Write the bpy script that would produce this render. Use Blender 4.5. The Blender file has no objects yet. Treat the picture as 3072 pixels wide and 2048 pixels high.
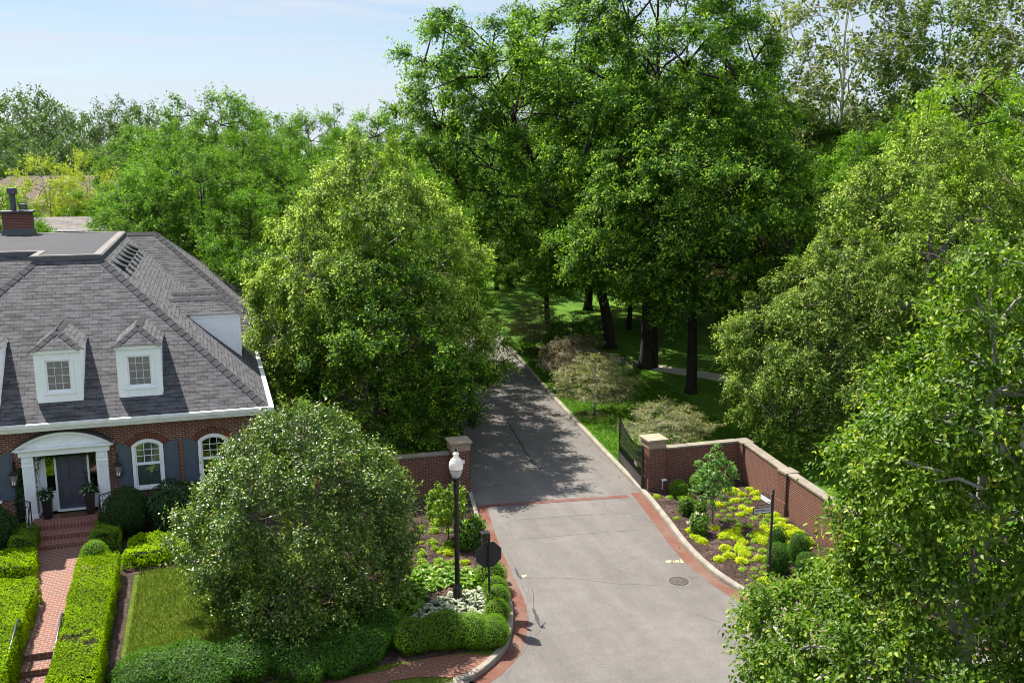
import bpy, bmesh, math, random
import numpy as np
from mathutils import Vector, Matrix
R = math.radians
scene = bpy.context.scene
COL = scene.collection

# ------------------------------------------------------------------ camera
CAM_H = 12.8
F_PX = 2880.0
PITCH = math.atan(556 / 2880.0)
YAW = R(17.5)
cam_d = bpy.data.cameras.new("camera")
cam = bpy.data.objects.new("camera", cam_d)
COL.objects.link(cam)
cam.location = (0, 0, CAM_H)
cam.rotation_euler = (math.pi / 2 - PITCH, 0, -YAW)
cam_d.sensor_width = 36.0
cam_d.lens = F_PX / 3072 * 36.0
cam_d.clip_start = 0.5
cam_d.clip_end = 4000
scene.camera = cam

# ------------------------------------------------------------------ sky, sun, exposure
SUN_EL = R(55)
SUN_AZ = R(-27.6)          # clockwise from +Y
world = bpy.data.worlds.new("World")
scene.world = world
world.use_nodes = True
nt = world.node_tree
nt.nodes.clear()
wo = nt.nodes.new('ShaderNodeOutputWorld')
bg = nt.nodes.new('ShaderNodeBackground')
sky = nt.nodes.new('ShaderNodeTexSky')
sky.sky_type = 'NISHITA'
sky.sun_disc = False
sky.sun_elevation = SUN_EL
sky.sun_rotation = SUN_AZ
sky.altitude = 200
sky.air_density = 1.0
sky.dust_density = 0.25
sky.ozone_density = 2.2
tc = nt.nodes.new('ShaderNodeTexCoord')
mp = nt.nodes.new('ShaderNodeMapping')
mp.inputs['Scale'].default_value = (1.7, 1.7, 16.0)
mp.inputs['Rotation'].default_value = (R(4), R(-3), R(20))
no = nt.nodes.new('ShaderNodeTexNoise')
no.inputs['Scale'].default_value = 2.2
no.inputs['Detail'].default_value = 7
no.inputs['Roughness'].default_value = 0.55
no.inputs['Distortion'].default_value = 0.6
rp = nt.nodes.new('ShaderNodeValToRGB')
rp.color_ramp.elements[0].position = 0.30
rp.color_ramp.elements[0].color = (0, 0, 0, 1)
rp.color_ramp.elements[1].position = 0.72
rp.color_ramp.elements[1].color = (0.95, 0.95, 0.95, 1)
mx = nt.nodes.new('ShaderNodeMix')
mx.data_type = 'RGBA'
mx.inputs[7].default_value = (6.1, 6.7, 7.7, 1)
# bright veil added above the frame for shadow fill, fading out towards the horizon
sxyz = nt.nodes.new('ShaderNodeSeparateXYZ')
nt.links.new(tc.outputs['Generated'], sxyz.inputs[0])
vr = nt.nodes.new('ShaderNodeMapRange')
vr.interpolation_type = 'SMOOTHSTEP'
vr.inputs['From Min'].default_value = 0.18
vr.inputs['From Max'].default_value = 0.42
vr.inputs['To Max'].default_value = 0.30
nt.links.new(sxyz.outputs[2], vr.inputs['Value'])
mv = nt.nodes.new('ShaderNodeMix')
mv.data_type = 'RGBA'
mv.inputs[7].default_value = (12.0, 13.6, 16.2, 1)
nt.links.new(tc.outputs['Generated'], mp.inputs['Vector'])
nt.links.new(mp.outputs['Vector'], no.inputs['Vector'])
nt.links.new(no.outputs['Fac'], rp.inputs['Fac'])
nt.links.new(rp.outputs['Color'], mx.inputs[0])
hz = nt.nodes.new('ShaderNodeMapRange')
hz.inputs['From Min'].default_value = 0.0
hz.inputs['From Max'].default_value = 0.13
hz.inputs['To Min'].default_value = 0.8
hz.inputs['To Max'].default_value = 0.0
nt.links.new(sxyz.outputs[2], hz.inputs['Value'])
mh_ = nt.nodes.new('ShaderNodeMix')
mh_.data_type = 'RGBA'
mh_.inputs[7].default_value = (5.6, 6.4, 7.7, 1)
nt.links.new(hz.outputs[0], mh_.inputs[0])
nt.links.new(sky.outputs['Color'], mh_.inputs[6])
nt.links.new(mh_.outputs[2], mx.inputs[6])
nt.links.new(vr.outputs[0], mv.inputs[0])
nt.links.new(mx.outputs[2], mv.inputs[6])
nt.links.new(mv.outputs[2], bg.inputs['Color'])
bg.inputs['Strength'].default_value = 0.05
nt.links.new(bg.outputs[0], wo.inputs[0])

sun_d = bpy.data.lights.new("sun", 'SUN')
sun_d.energy = 5.0
sun_d.angle = R(0.5)
sun_d.color = (1.0, 0.945, 0.85)
sun = bpy.data.objects.new("sun", sun_d)
COL.objects.link(sun)
sdir = Vector((math.sin(SUN_AZ) * math.cos(SUN_EL), math.cos(SUN_AZ) * math.cos(SUN_EL), math.sin(SUN_EL)))
sun.rotation_euler = (-sdir).to_track_quat('-Z', 'Y').to_euler()
sun.location = sdir * 60

vs = scene.view_settings
vs.view_transform = 'Standard'
vs.look = 'None'
vs.gamma = 1
vs.exposure = 1.3
scene.render.engine = 'CYCLES'
scene.cycles.max_bounces = 6
scene.cycles.diffuse_bounces = 2
scene.cycles.transmission_bounces = 4
scene.cycles.transparent_max_bounces = 8
scene.cycles.pixel_filter_type = 'BLACKMAN_HARRIS'
scene.cycles.filter_width = 1.0
scene.render.resolution_x = 1024
scene.render.resolution_y = 682

# ------------------------------------------------------------------ survey helper: point on level z seen at photo pixel
_fw = np.array([math.sin(YAW) * math.cos(PITCH), math.cos(YAW) * math.cos(PITCH), -math.sin(PITCH)])
_rt = np.array([math.cos(YAW), -math.sin(YAW), 0.0])
_up = np.cross(_rt, _fw)
def G(px, py, z=0.0):
    d = _fw + _rt * (px - 1536) / F_PX - _up * (py - 1024) / F_PX
    p = np.array([0, 0, CAM_H]) + d * (z - CAM_H) / d[2]
    return (float(p[0]), float(p[1]))

# ------------------------------------------------------------------ material helpers
_mats = {}
class NB:
    def __init__(s, name):
        s.m = bpy.data.materials.new(name)
        s.m.use_nodes = True
        s.t = s.m.node_tree
        s.t.nodes.clear()
        s.out = s.t.nodes.new('ShaderNodeOutputMaterial')
    def n(s, ty, props=None, **inp):
        nd = s.t.nodes.new('ShaderNode' + ty)
        for k, v in (props or {}).items():
            setattr(nd, k, v)
        for k, v in inp.items():
            sock = nd.inputs[int(k[1:])] if k[0] == '_' and k[1:].isdigit() else nd.inputs[k.replace('_', ' ')]
            if isinstance(v, bpy.types.NodeSocket):
                s.t.links.new(v, sock)
            else:
                sock.default_value = v
        return nd
    def ramp(s, fac, stops):
        nd = s.n('ValToRGB', Fac=fac)
        cr = nd.color_ramp
        while len(cr.elements) < len(stops):
            cr.elements.new(0.5)
        for e, (p, c) in zip(cr.elements, stops):
            e.position = p
            e.color = (*c, 1) if len(c) == 3 else c
        return nd.outputs['Color']
    def mix(s, fac, a, b, bt='MIX'):
        nd = s.n('Mix', dict(data_type='RGBA', blend_type=bt))
        for i, v in ((0, fac), (6, a), (7, b)):
            if isinstance(v, bpy.types.NodeSocket):
                s.t.links.new(v, nd.inputs[i])
            elif i == 0:
                nd.inputs[0].default_value = v
            else:
                nd.inputs[i].default_value = (*v, 1) if len(v) == 3 else v
        return nd.outputs[2]
    def math(s, op, a, b=0.0):
        nd = s.n('Math', dict(operation=op))
        for i, v in ((0, a), (1, b)):
            if isinstance(v, bpy.types.NodeSocket):
                s.t.links.new(v, nd.inputs[i])
            else:
                nd.inputs[i].default_value = v
        return nd.outputs[0]
    def noise(s, vec, scale, detail=4, rough=0.55, dist=0.0):
        return s.n('TexNoise', Vector=vec, Scale=scale, Detail=detail, Roughness=rough, Distortion=dist).outputs['Fac']
    def done(s, sh):
        s.t.links.new(sh, s.out.inputs['Surface'])
        return s.m

def cc(c):
    return (*c, 1) if len(c) == 3 else c

def plain(name, col, rough=0.6, spec=0.4, metal=0.0, var=0.12, scale=6.0, bump=0.0, bscale=60.0):
    if name in _mats:
        return _mats[name]
    b = NB(name)
    g = b.n('NewGeometry').outputs['Position']
    f = b.noise(g, scale, 5)
    f2 = b.noise(g, scale * 9, 3)
    k = b.math('ADD', b.math('MULTIPLY', f, 0.65), b.math('MULTIPLY', f2, 0.35))
    lo = tuple(max(0, c * (1 - var * 1.6)) for c in col)
    hi = tuple(min(1, c * (1 + var)) for c in col)
    c = b.ramp(k, [(0.3, lo), (0.7, hi)])
    p = b.n('BsdfPrincipled', Base_Color=c, Roughness=rough, Metallic=metal)
    p.inputs['Specular IOR Level'].default_value = spec
    if bump:
        h = b.noise(g, bscale, 3)
        bp = b.n('Bump', Strength=bump, Distance=0.02, Height=h)
        b.t.links.new(bp.outputs[0], p.inputs['Normal'])
    _mats[name] = b.done(p.outputs[0])
    return _mats[name]

def brick(name, c1, c2, mortar, bw=0.203, rh=0.0677, ms=0.006, offset=0.5, swap=False, stain=0.25, rough=0.9, dust=None):
    if name in _mats:
        return _mats[name]
    b = NB(name)
    uv = b.n('TexCoord').outputs['UV']
    if swap:
        sx = b.n('SeparateXYZ', Vector=uv)
        uv = b.n('CombineXYZ', X=sx.outputs[1], Y=sx.outputs[0]).outputs[0]
    bt = b.n('TexBrick', dict(offset=offset, squash=1.0), Vector=uv, Color1=cc(c1), Color2=cc(c2), Mortar=cc(mortar), Scale=1.0)
    bt.inputs['Brick Width'].default_value = bw
    bt.inputs['Row Height'].default_value = rh
    bt.inputs['Mortar Size'].default_value = ms
    bt.inputs['Mortar Smooth'].default_value = 0.15
    bt.inputs['Bias'].default_value = -0.1
    g = b.n('NewGeometry').outputs['Position']
    f = b.noise(g, 1.3, 5)
    f2 = b.noise(g, 40, 4)
    col = b.mix(b.math('MULTIPLY', f, stain), bt.outputs['Color'], tuple(x * 0.45 for x in c1))
    col = b.mix(b.math('MULTIPLY', f2, 0.35), col, tuple(min(1, x * 1.35) for x in c2), 'MIX')
    if dust:
        dm_ = b.ramp(b.noise(g, .55, 5, .65), [(0.44, (0, 0, 0)), (0.62, (.85, .85, .85))])
        col = b.mix(dm_, col, dust)
    p = b.n('BsdfPrincipled', Base_Color=col, Roughness=rough)
    p.inputs['Specular IOR Level'].default_value = 0.25
    h = b.math('ADD', b.math('MULTIPLY', bt.outputs['Fac'], -1.0), b.math('MULTIPLY', f2, 0.35))
    bp = b.n('Bump', Strength=0.6, Distance=0.012, Height=h)
    b.t.links.new(bp.outputs[0], p.inputs['Normal'])
    _mats[name] = b.done(p.outputs[0])
    return _mats[name]

def shingle(name, c1, c2, rh=0.16, bw=0.31):
    if name in _mats:
        return _mats[name]
    b = NB(name)
    uv = b.n('TexCoord').outputs['UV']
    sx = b.n('SeparateXYZ', Vector=uv)
    wob = b.math('MULTIPLY', b.math('SUBTRACT', b.noise(b.n('VectorMath', dict(operation='MULTIPLY'), _0=uv, _1=(3.2, 0.0, 1)).outputs[0], 1.0, 2), 0.5), 0.03)
    v = b.math('ADD', sx.outputs[1], wob)
    vec = b.n('CombineXYZ', X=sx.outputs[0], Y=v).outputs[0]
    bt = b.n('TexBrick', dict(offset=0.37, offset_frequency=2), Vector=vec, Color1=cc(c1), Color2=cc(c2), Mortar=cc(tuple(x * 0.22 for x in c1)), Scale=1.0)  # dark joints between tabs, deepened to paint in the course shadow lines
    bt.inputs['Brick Width'].default_value = bw
    bt.inputs['Row Height'].default_value = rh
    bt.inputs['Mortar Size'].default_value = 0.013
    bt.inputs['Mortar Smooth'].default_value = 0.3
    f = b.noise(uv, 0.7, 5)
    f2 = b.noise(uv, 30, 4, 0.7)
    f3 = b.noise(b.n('VectorMath', dict(operation='MULTIPLY'), _0=uv, _1=(1.6, 6.2, 1)).outputs[0], 1.0, 1)
    col = b.mix(b.ramp(f3, [(0.42, (0, 0, 0)), (0.62, (0.75, 0.75, 0.75))]), bt.outputs['Color'], tuple(x * 1.45 for x in c2))
    col = b.mix(b.math('MULTIPLY', f, 0.35), col, tuple(x * 0.7 for x in c1))
    col = b.mix(b.math('MULTIPLY', f2, 0.3), col, tuple(min(1, x * 1.9) for x in c2))
    p = b.n('BsdfPrincipled', Base_Color=col, Roughness=0.9)
    p.inputs['Specular IOR Level'].default_value = 0.2
    saw = b.math('SUBTRACT', 1.0, b.math('FRACT', b.math('DIVIDE', v, rh)))
    h = b.math('ADD', saw, b.math('MULTIPLY', bt.outputs['Fac'], -0.5))
    h = b.math('ADD', h, b.math('MULTIPLY', f2, 0.25))
    bp = b.n('Bump', Strength=1.0, Distance=0.03, Height=h)
    b.t.links.new(bp.outputs[0], p.inputs['Normal'])
    _mats[name] = b.done(p.outputs[0])
    return _mats[name]

def leafmat(name, stops, rough=0.45, spec=0.4, trans=0.3, tcol=None, hue=0.12):
    """stops: [(tint, colour)...] across the 'tint' attribute carried by every leaf"""
    if name in _mats:
        return _mats[name]
    b = NB(name)
    a = b.n('Attribute', dict(attribute_name='tint')).outputs['Fac']
    c = b.ramp(a, stops)
    oi = b.n('ObjectInfo').outputs['Random']
    k = b.math('ADD', 1.0 - hue, b.math('MULTIPLY', oi, 2 * hue))
    hs = b.n('HueSaturation', Color=c, Value=k)
    hs.inputs['Hue'].default_value = 0.5
    c = hs.outputs[0]
    p = b.n('BsdfPrincipled', Base_Color=c, Roughness=rough)
    p.inputs['Specular IOR Level'].default_value = spec
    tcm = b.mix(1.0, c, tcol or (1.35, 1.45, 0.6), 'MULTIPLY')
    t = b.n('BsdfTranslucent', Color=tcm)
    ms = b.n('MixShader', Fac=min(.6, trans + .10), _1=p.outputs[0], _2=t.outputs[0])
    _mats[name] = b.done(ms.outputs[0])
    return _mats[name]

def glassmat():
    if 'window_glass' in _mats:
        return _mats['window_glass']
    b = NB('window_glass')
    fr = b.n('Fresnel', IOR=1.5).outputs[0]
    f = b.math('ADD', b.math('MULTIPLY', fr, 1.0), 0.07)
    gl = b.n('BsdfGlossy', Color=(0.95, 0.97, 1, 1), Roughness=0.02)
    tr = b.n('BsdfTransparent', Color=(0.75, 0.8, 0.8, 1))
    _mats['window_glass'] = b.done(b.n('MixShader', Fac=f, _1=tr.outputs[0], _2=gl.outputs[0]).outputs[0])
    return _mats['window_glass']

def groundmat(name, stops, scale, bump=0.5, bscale=40, fine=30.0, rough=0.95, dist=0.03, stretch=None):
    if name in _mats:
        return _mats[name]
    b = NB(name)
    g = b.n('NewGeometry').outputs['Position']
    if stretch:
        g2 = b.n('VectorMath', dict(operation='MULTIPLY'), _0=g, _1=stretch).outputs[0]
    else:
        g2 = g
    f = b.noise(g2, scale, 6, 0.6)
    f2 = b.noise(g, fine, 5, 0.75)
    f4 = b.noise(g, scale * 6, 3, 0.6)
    k = b.math('ADD', b.math('ADD', b.math('MULTIPLY', f, 0.35), b.math('MULTIPLY', f2, 0.4)), b.math('MULTIPLY', f4, 0.25))
    c = b.ramp(k, stops)
    p = b.n('BsdfPrincipled', Base_Color=c, Roughness=rough)
    p.inputs['Specular IOR Level'].default_value = 0.2
    h = b.noise(g, bscale, 4, 0.7)
    bp = b.n('Bump', Strength=bump, Distance=dist, Height=h)
    b.t.links.new(bp.outputs[0], p.inputs['Normal'])
    _mats[name] = b.done(p.outputs[0])
    return _mats[name]

# ------------------------------------------------------------------ mesh helpers
def wloc(o):
    v = Vector((0, 0, 0))
    while o is not None:
        v = v + o.location
        o = o.parent
    return v

class MB:
    def __init__(s):
        s.v = []; s.f = []; s.mi = []; s.uv = {}
    def add(s, verts, faces, mat=0):
        o = len(s.v)
        s.v += [tuple(map(float, p)) for p in verts]
        s.f += [tuple(i + o for i in f) for f in faces]
        s.mi += [mat] * len(faces)
        return s
    def box(s, x0, x1, y0, y1, z0, z1, mat=0):
        return s.add([(x0, y0, z0), (x1, y0, z0), (x1, y1, z0), (x0, y1, z0), (x0, y0, z1), (x1, y0, z1), (x1, y1, z1), (x0, y1, z1)],
                     [(0, 3, 2, 1), (4, 5, 6, 7), (0, 1, 5, 4), (1, 2, 6, 5), (2, 3, 7, 6), (3, 0, 4, 7)], mat)
    def obox(s, p0, p1, w, z0, z1, mat=0):
        """box along p0->p1 in plan, width w"""
        a = np.array(p0[:2]); b_ = np.array(p1[:2]); d = (b_ - a) / np.linalg.norm(b_ - a); n = np.array([-d[1], d[0]]) * w / 2
        q = [a - n, b_ - n, b_ + n, a + n]
        return s.add([(*p, z0) for p in q] + [(*p, z1) for p in q], [(0, 3, 2, 1), (4, 5, 6, 7), (0, 1, 5, 4), (1, 2, 6, 5), (2, 3, 7, 6), (3, 0, 4, 7)], mat)
    def tube(s, pts, rad, n=8, mat=0, cap=True):
        pts = [Vector(p) for p in pts]
        if not hasattr(rad, '__len__'):
            rad = [rad] * len(pts)
        vs_, fs = [], []
        pu = None
        for i, p in enumerate(pts):
            t = (pts[min(i + 1, len(pts) - 1)] - pts[max(i - 1, 0)])
            t = t.normalized() if t.length > 1e-9 else Vector((0, 0, 1))
            if pu is None:
                pu = t.orthogonal().normalized()
            else:
                pu = (pu - t * pu.dot(t))
                pu = pu.normalized() if pu.length > 1e-6 else t.orthogonal().normalized()
            w = t.cross(pu)
            for k in range(n):
                a = 2 * math.pi * k / n
                vs_.append(p + (pu * math.cos(a) + w * math.sin(a)) * rad[i])
        for i in range(len(pts) - 1):
            for k in range(n):
                k2 = (k + 1) % n
                fs.append((i * n + k, i * n + k2, (i + 1) * n + k2, (i + 1) * n + k))
        if cap:
            fs.append(tuple(reversed(range(n))))
            fs.append(tuple((len(pts) - 1) * n + k for k in range(n)))
        return s.add(vs_, fs, mat)
    def lathe(s, prof, c=(0, 0, 0), n=24, mat=0):
        vs_, fs = [], []
        for r, z in prof:
            for k in range(n):
                a = 2 * math.pi * k / n
                vs_.append((c[0] + r * math.cos(a), c[1] + r * math.sin(a), c[2] + z))
        for i in range(len(prof) - 1):
            for k in range(n):
                k2 = (k + 1) % n
                fs.append((i * n + k, i * n + k2, (i + 1) * n + k2, (i + 1) * n + k))
        fs.append(tuple(reversed(range(n))))
        fs.append(tuple((len(prof) - 1) * n + k for k in range(n)))
        return s.add(vs_, fs, mat)
    def prism(s, poly, fn0, fn1, mat=0):
        """poly: list of 2D points; fn0/fn1 map (a,b)->3D for the two caps"""
        n = len(poly)
        vs_ = [fn0(*p) for p in poly] + [fn1(*p) for p in poly]
        fs = [tuple(range(n)), tuple(reversed(range(n, 2 * n)))]
        for i in range(n):
            j = (i + 1) % n
            fs.append((j, i, i + n, j + n))
        return s.add(vs_, fs, mat)
    def xf(s, M):
        s.v = [tuple(M @ Vector(p)) for p in s.v]
        return s
    def build(s, name, mats, parent=None, smooth=False, bevel=0.0, local=False, fixn=True, bseg=2):
        off = Vector((0, 0, 0)) if (local or parent is None) else wloc(parent)
        me = bpy.data.meshes.new(name)
        me.from_pydata([(p[0] - off.x, p[1] - off.y, p[2] - off.z) for p in s.v], [], s.f)
        for m in (mats if isinstance(mats, (list, tuple)) else [mats]):
            me.materials.append(m)
        me.polygons.foreach_set('material_index', s.mi)
        if fixn:
            bm = bmesh.new(); bm.from_mesh(me)
            bmesh.ops.recalc_face_normals(bm, faces=bm.faces)
            bm.to_mesh(me); bm.free()
        uvl = me.uv_layers.new(name='UVMap')
        nl = len(me.loops)
        co = np.empty(len(me.vertices) * 3); me.vertices.foreach_get('co', co); co = co.reshape(-1, 3) + np.array(off)
        li = np.empty(nl, dtype=np.int64); me.loops.foreach_get('vertex_index', li)
        nf = len(me.polygons)
        nr = np.empty(nf * 3); me.polygons.foreach_get('normal', nr); nr = nr.reshape(-1, 3)
        lt = np.empty(nf, dtype=np.int64); me.polygons.foreach_get('loop_total', lt)
        ls = np.empty(nf, dtype=np.int64); me.polygons.foreach_get('loop_start', ls)
        fi = np.empty(nl, dtype=np.int64)
        for q in range(nf):
            fi[ls[q]:ls[q] + lt[q]] = q
        N = nr[fi]; P = co[li]
        T = np.stack([-N[:, 1], N[:, 0], np.zeros(nl)], 1)
        tl = np.linalg.norm(T, axis=1)
        flat = tl < 0.12
        T[flat] = (1, 0, 0); tl[flat] = 1
        T /= tl[:, None]
        B = np.cross(N, T)
        B[flat] = (0, 1, 0)
        uv = np.stack([(P * T).sum(1), (P * B).sum(1)], 1)
        uvl.data.foreach_set('uv', uv.ravel())
        if smooth:
            me.polygons.foreach_set('use_smooth', [True] * nf)
        o = bpy.data.objects.new(name, me)
        COL.objects.link(o)
        if parent is not None:
            o.parent = parent
        if bevel:
            md = o.modifiers.new('bevel', 'BEVEL'); md.width = bevel; md.segments = bseg; md.limit_method = 'ANGLE'; md.angle_limit = R(40)
        return o

def tag(o, label=None, cat=None, group=None, kind=None):
    if label: o['label'] = label
    if cat: o['category'] = cat
    if group: o['group'] = group
    if kind: o['kind'] = kind
    return o

def thing(name, label, cat, loc=(0, 0, 0), group=None, rz=0.0):
    o = bpy.data.objects.new(name, None)
    COL.objects.link(o)
    o.empty_display_size = 0.3
    o.location = loc
    o.rotation_euler = (0, 0, rz)
    return tag(o, label, cat, group)

def copy_thing(src, loc, rz=0.0, sc=1.0, label=None, group=None):
    r = src.copy(); COL.objects.link(r)
    r.location = loc; r.rotation_euler = (0, 0, rz)
    r.scale = (sc, sc, sc) if not hasattr(sc, '__len__') else sc
    for ch in list(src.children):
        c = ch.copy(); COL.objects.link(c); c.parent = r
        for g in list(ch.children):
            d = g.copy(); COL.objects.link(d); d.parent = c
    if label: r['label'] = label
    if group: r['group'] = group
    return r

# ------------------------------------------------------------------ leaves
def nz(a):
    return a / np.maximum(np.linalg.norm(a, axis=-1, keepdims=True), 1e-9)

def leaf_mesh(name, pos, ax, nr, L, W, tint, mat, shape='kite', fold=0.18, curl=0.12, edge=None):
    n = len(pos)
    ax = nz(ax)
    nr = nz(nr - ax * (nr * ax).sum(1, keepdims=True))
    sd = np.cross(ax, nr)
    L = np.broadcast_to(L, (n,))[:, None]; W = np.broadcast_to(W, (n,))[:, None]
    if shape == 'kite':
        V = np.stack([pos, pos + ax * L * .42 + sd * W * .5 + nr * W * fold, pos + ax * L - nr * L * curl, pos + ax * L * .42 - sd * W * .5 + nr * W * fold], 1)
        idx = np.array([0, 1, 2, 0, 2, 3]); k = 4; fs = 3; nfp = 2
    else:
        V = np.stack([pos, pos + ax * L * .28 + sd * W * .46 + nr * W * fold, pos + ax * L * .62 + sd * W * .42 + nr * W * fold * .8 - nr * L * curl * .3,
                      pos + ax * L - nr * L * curl, pos + ax * L * .62 - sd * W * .42 + nr * W * fold * .8 - nr * L * curl * .3, pos + ax * L * .28 - sd * W * .46 + nr * W * fold], 1)
        idx = np.array([0, 1, 2, 3, 0, 3, 4, 5]); k = 6; fs = 4; nfp = 2
    me = bpy.data.meshes.new(name)
    me.vertices.add(n * k)
    me.vertices.foreach_set('co', V.astype(np.float32).ravel())
    li = (np.arange(n)[:, None] * k + idx[None, :]).astype(np.int32).ravel()
    me.loops.add(len(li)); me.loops.foreach_set('vertex_index', li)
    me.polygons.add(n * nfp); me.polygons.foreach_set('loop_start', np.arange(0, len(li), fs, dtype=np.int32))
    at = me.attributes.new('tint', 'FLOAT', 'POINT')
    tv = np.repeat(np.clip(np.broadcast_to(tint, (n,)), 0, 1), k).reshape(n, k)
    if edge is not None:
        tv[:, [1, 3] if k == 4 else [1, 2, 4, 5]] = edge
    at.data.foreach_set('value', tv.astype(np.float32).ravel())
    me.materials.append(mat)
    me.update(calc_edges=True)
    return me

def lobe_noise(rng, amp, n=5):
    fr = rng.integers(1, 6, n); fz = rng.uniform(1, 6, n); ph = rng.uniform(0, 6.28, n); am = rng.uniform(.4, 1, n); am = am / am.sum() * amp * 1.6
    return lambda a, z: sum(am[i] * np.sin(fr[i] * a + fz[i] * z * 3 + ph[i]) for i in range(n))

def gen_tree(name, seed, H, Rad, z0, prof, leafm, barkm, tr=0.3, Nc=220, cl=1.1, ns=22, nl=14, L=.13, W=.08, droop=.25, upb=.35, inner=.55,
             lobes=.22, K=11, lean=(0, 0), first=.3, flat=1.0, shape='kite', newtip_highlight=0.0, leafup=.7, trunks=1, axis_top=.86, spread=1.0, tpath=None, curl=.12, twig=1.0, gap=None):
    rng = np.random.default_rng(seed)
    rnd = random.Random(seed)
    pz = np.array([p[0] for p in prof]); pr = np.array([p[1] for p in prof])
    ln = lobe_noise(rng, lobes)
    if tpath is None:
        tp = lambda z: np.stack([lean[0] * (z / H) ** 1.4, lean[1] * (z / H) ** 1.4], -1)
    else:
        tz = np.array([p[2] for p in tpath]); tx = np.array([p[0] for p in tpath]); ty = np.array([p[1] for p in tpath])
        tp = lambda z: np.stack([np.interp(z, tz, tx), np.interp(z, tz, ty)], -1)
    # cluster centres, poisson-ish; gap = (azimuth, half width, z low, z high, keep fraction) opens a window in the crown
    M = Nc * 14
    zr = rng.uniform(0, 1, M * 3); w = np.interp(zr, pz, pr)
    zr = zr[rng.uniform(0, 1, M * 3) < w / pr.max()][:M]
    ang = rng.uniform(0, 2 * np.pi, len(zr))
    rr = np.interp(zr, pz, pr) * Rad * (1 + ln(ang, zr)) * (inner + (1 - inner) * rng.uniform(0, 1, len(zr)) ** .5)
    zz = z0 + zr * (H - z0) - cl * .2
    cx = tp(zz)
    C = np.stack([cx[:, 0] + rr * np.cos(ang), cx[:, 1] + rr * np.sin(ang), zz], 1)
    area = 4 * np.pi * Rad * (H - z0) * .45
    if gap is not None:
        da = np.abs((ang - gap[0] + np.pi) % (2 * np.pi) - np.pi)
        kp = ~((da < gap[1]) & (zr > gap[2]) & (zr < gap[3]) & (rng.uniform(0, 1, len(zr)) > gap[4]))
        C, zr = C[kp], zr[kp]
    dmin = math.sqrt(area / Nc) * .62
    keep = []
    for i in range(len(C)):
        if not keep or (np.linalg.norm(C[keep] - C[i], axis=1) > dmin).all():
            keep.append(i)
            if len(keep) >= Nc:
                break
    C = C[keep]; zr = zr[keep]
    n = len(C)
    # limbs
    mb = MB()
    ht = H * axis_top
    paths = []
    zs = np.linspace(0, ht, 14)
    tpp = tp(zs)
    wig = np.cumsum(rng.normal(0, .012 * H / 14 * 2, (14, 2)), 0); wig[0] = 0
    tpts = [np.array([tpp[i, 0] + wig[i, 0], tpp[i, 1] + wig[i, 1], zs[i]]) for i in range(14)]
    trad = [max(.02, tr * (1 - .9 * (zs[i] / ht)) * (1.0 if i else 1.0)) for i in range(14)]
    trad[0] = tr * 1.5
    tpts.insert(1, tpts[0] * .7 + tpts[1] * .3); trad.insert(1, tr * 1.02)
    tpts[0] = tpts[0] - np.array([0, 0, .25])
    mb.tube(tpts, trad, 10)
    paths.append(np.array(tpts))
    limbs = [int(np.argmax(C[:, 2]))]
    dd = np.linalg.norm(C - C[limbs[0]], axis=1)
    while len(limbs) < min(K, n):
        j = int(np.argmax(dd)); limbs.append(j); dd = np.minimum(dd, np.linalg.norm(C - C[j], axis=1))
    T = np.array(tpts)
    for j in limbs:
        e = C[j]
        hz = np.clip(first * H + (e[2] - z0) * .55, first * H * .9, ht * .92)
        hz = min(hz, max(first * H * .8, e[2] - .3))
        s0 = np.array([np.interp(hz, T[:, 2], T[:, 0]), np.interp(hz, T[:, 2], T[:, 1]), hz])
        m = s0 + (e - s0) * .45 + np.array([0, 0, .12 * np.linalg.norm(e - s0)])
        r0 = np.interp(hz, T[:, 2], trad) * .55
        pts = []
        for t in np.linspace(0, 1, 9):
            q = (1 - t) ** 2 * s0 + 2 * t * (1 - t) * m + t * t * e
            pts.append(q + (rng.normal(0, .02 * np.linalg.norm(e - s0), 3) if 0 < t < 1 else 0))
        mb.tube(pts, [max(.012, r0 * (1 - t) ** .8 + .01) for t in np.linspace(0, 1, 9)], 7, cap=False)
        paths.append(np.array(pts))
    AP = np.concatenate([p[2:] for p in paths])
    for j in range(n):
        e = C[j]
        d = np.linalg.norm((AP - e) * np.array([1, 1, 1.0]), axis=1) + np.maximum(0, AP[:, 2] - e[2]) * .8
        s0 = AP[int(np.argmin(d))]
        ln_ = np.linalg.norm(e - s0)
        m = (s0 + e) / 2 + rng.normal(0, .08 * ln_, 3) + np.array([0, 0, .1 * ln_])
        r0 = min(.035 * H / 12, .012 + .012 * ln_) * twig
        mb.tube([s0, m, e], [r0, r0 * .7, r0 * .3], 5, cap=False)
    # sprays
    out = C.copy(); out[:, :2] -= tp(C[:, 2]); out[:, 2] = 0
    out = nz(out)
    S = n * ns
    ci = np.repeat(np.arange(n), ns)
    d = out[ci] * .75 + np.array([0, 0, upb]) + nz(rng.normal(0, 1, (S, 3))) * spread
    d[:, 2] *= flat
    d = nz(d)
    st = C[ci] + nz(rng.normal(0, 1, (S, 3))) * rng.uniform(0, .45, (S, 1)) * cl * np.array([1, 1, flat])
    sl = cl * rng.uniform(.45, 1.05, S)
    N = S * nl
    si = np.repeat(np.arange(S), nl)
    t = np.tile(np.linspace(.12, 1, nl), S) + rng.uniform(-.04, .04, N)
    pos = st[si] + d[si] * (sl[si] * t)[:, None]
    pos[:, 2] -= droop * sl[si] * t * t
    pos += rng.normal(0, .035 * cl + L * .25, (N, 3)) * np.array([1, 1, flat])
    ax = nz(d[si] * .6 + nz(rng.normal(0, 1, (N, 3))) * .9 - np.array([0, 0, droop * 1.4]))
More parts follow.
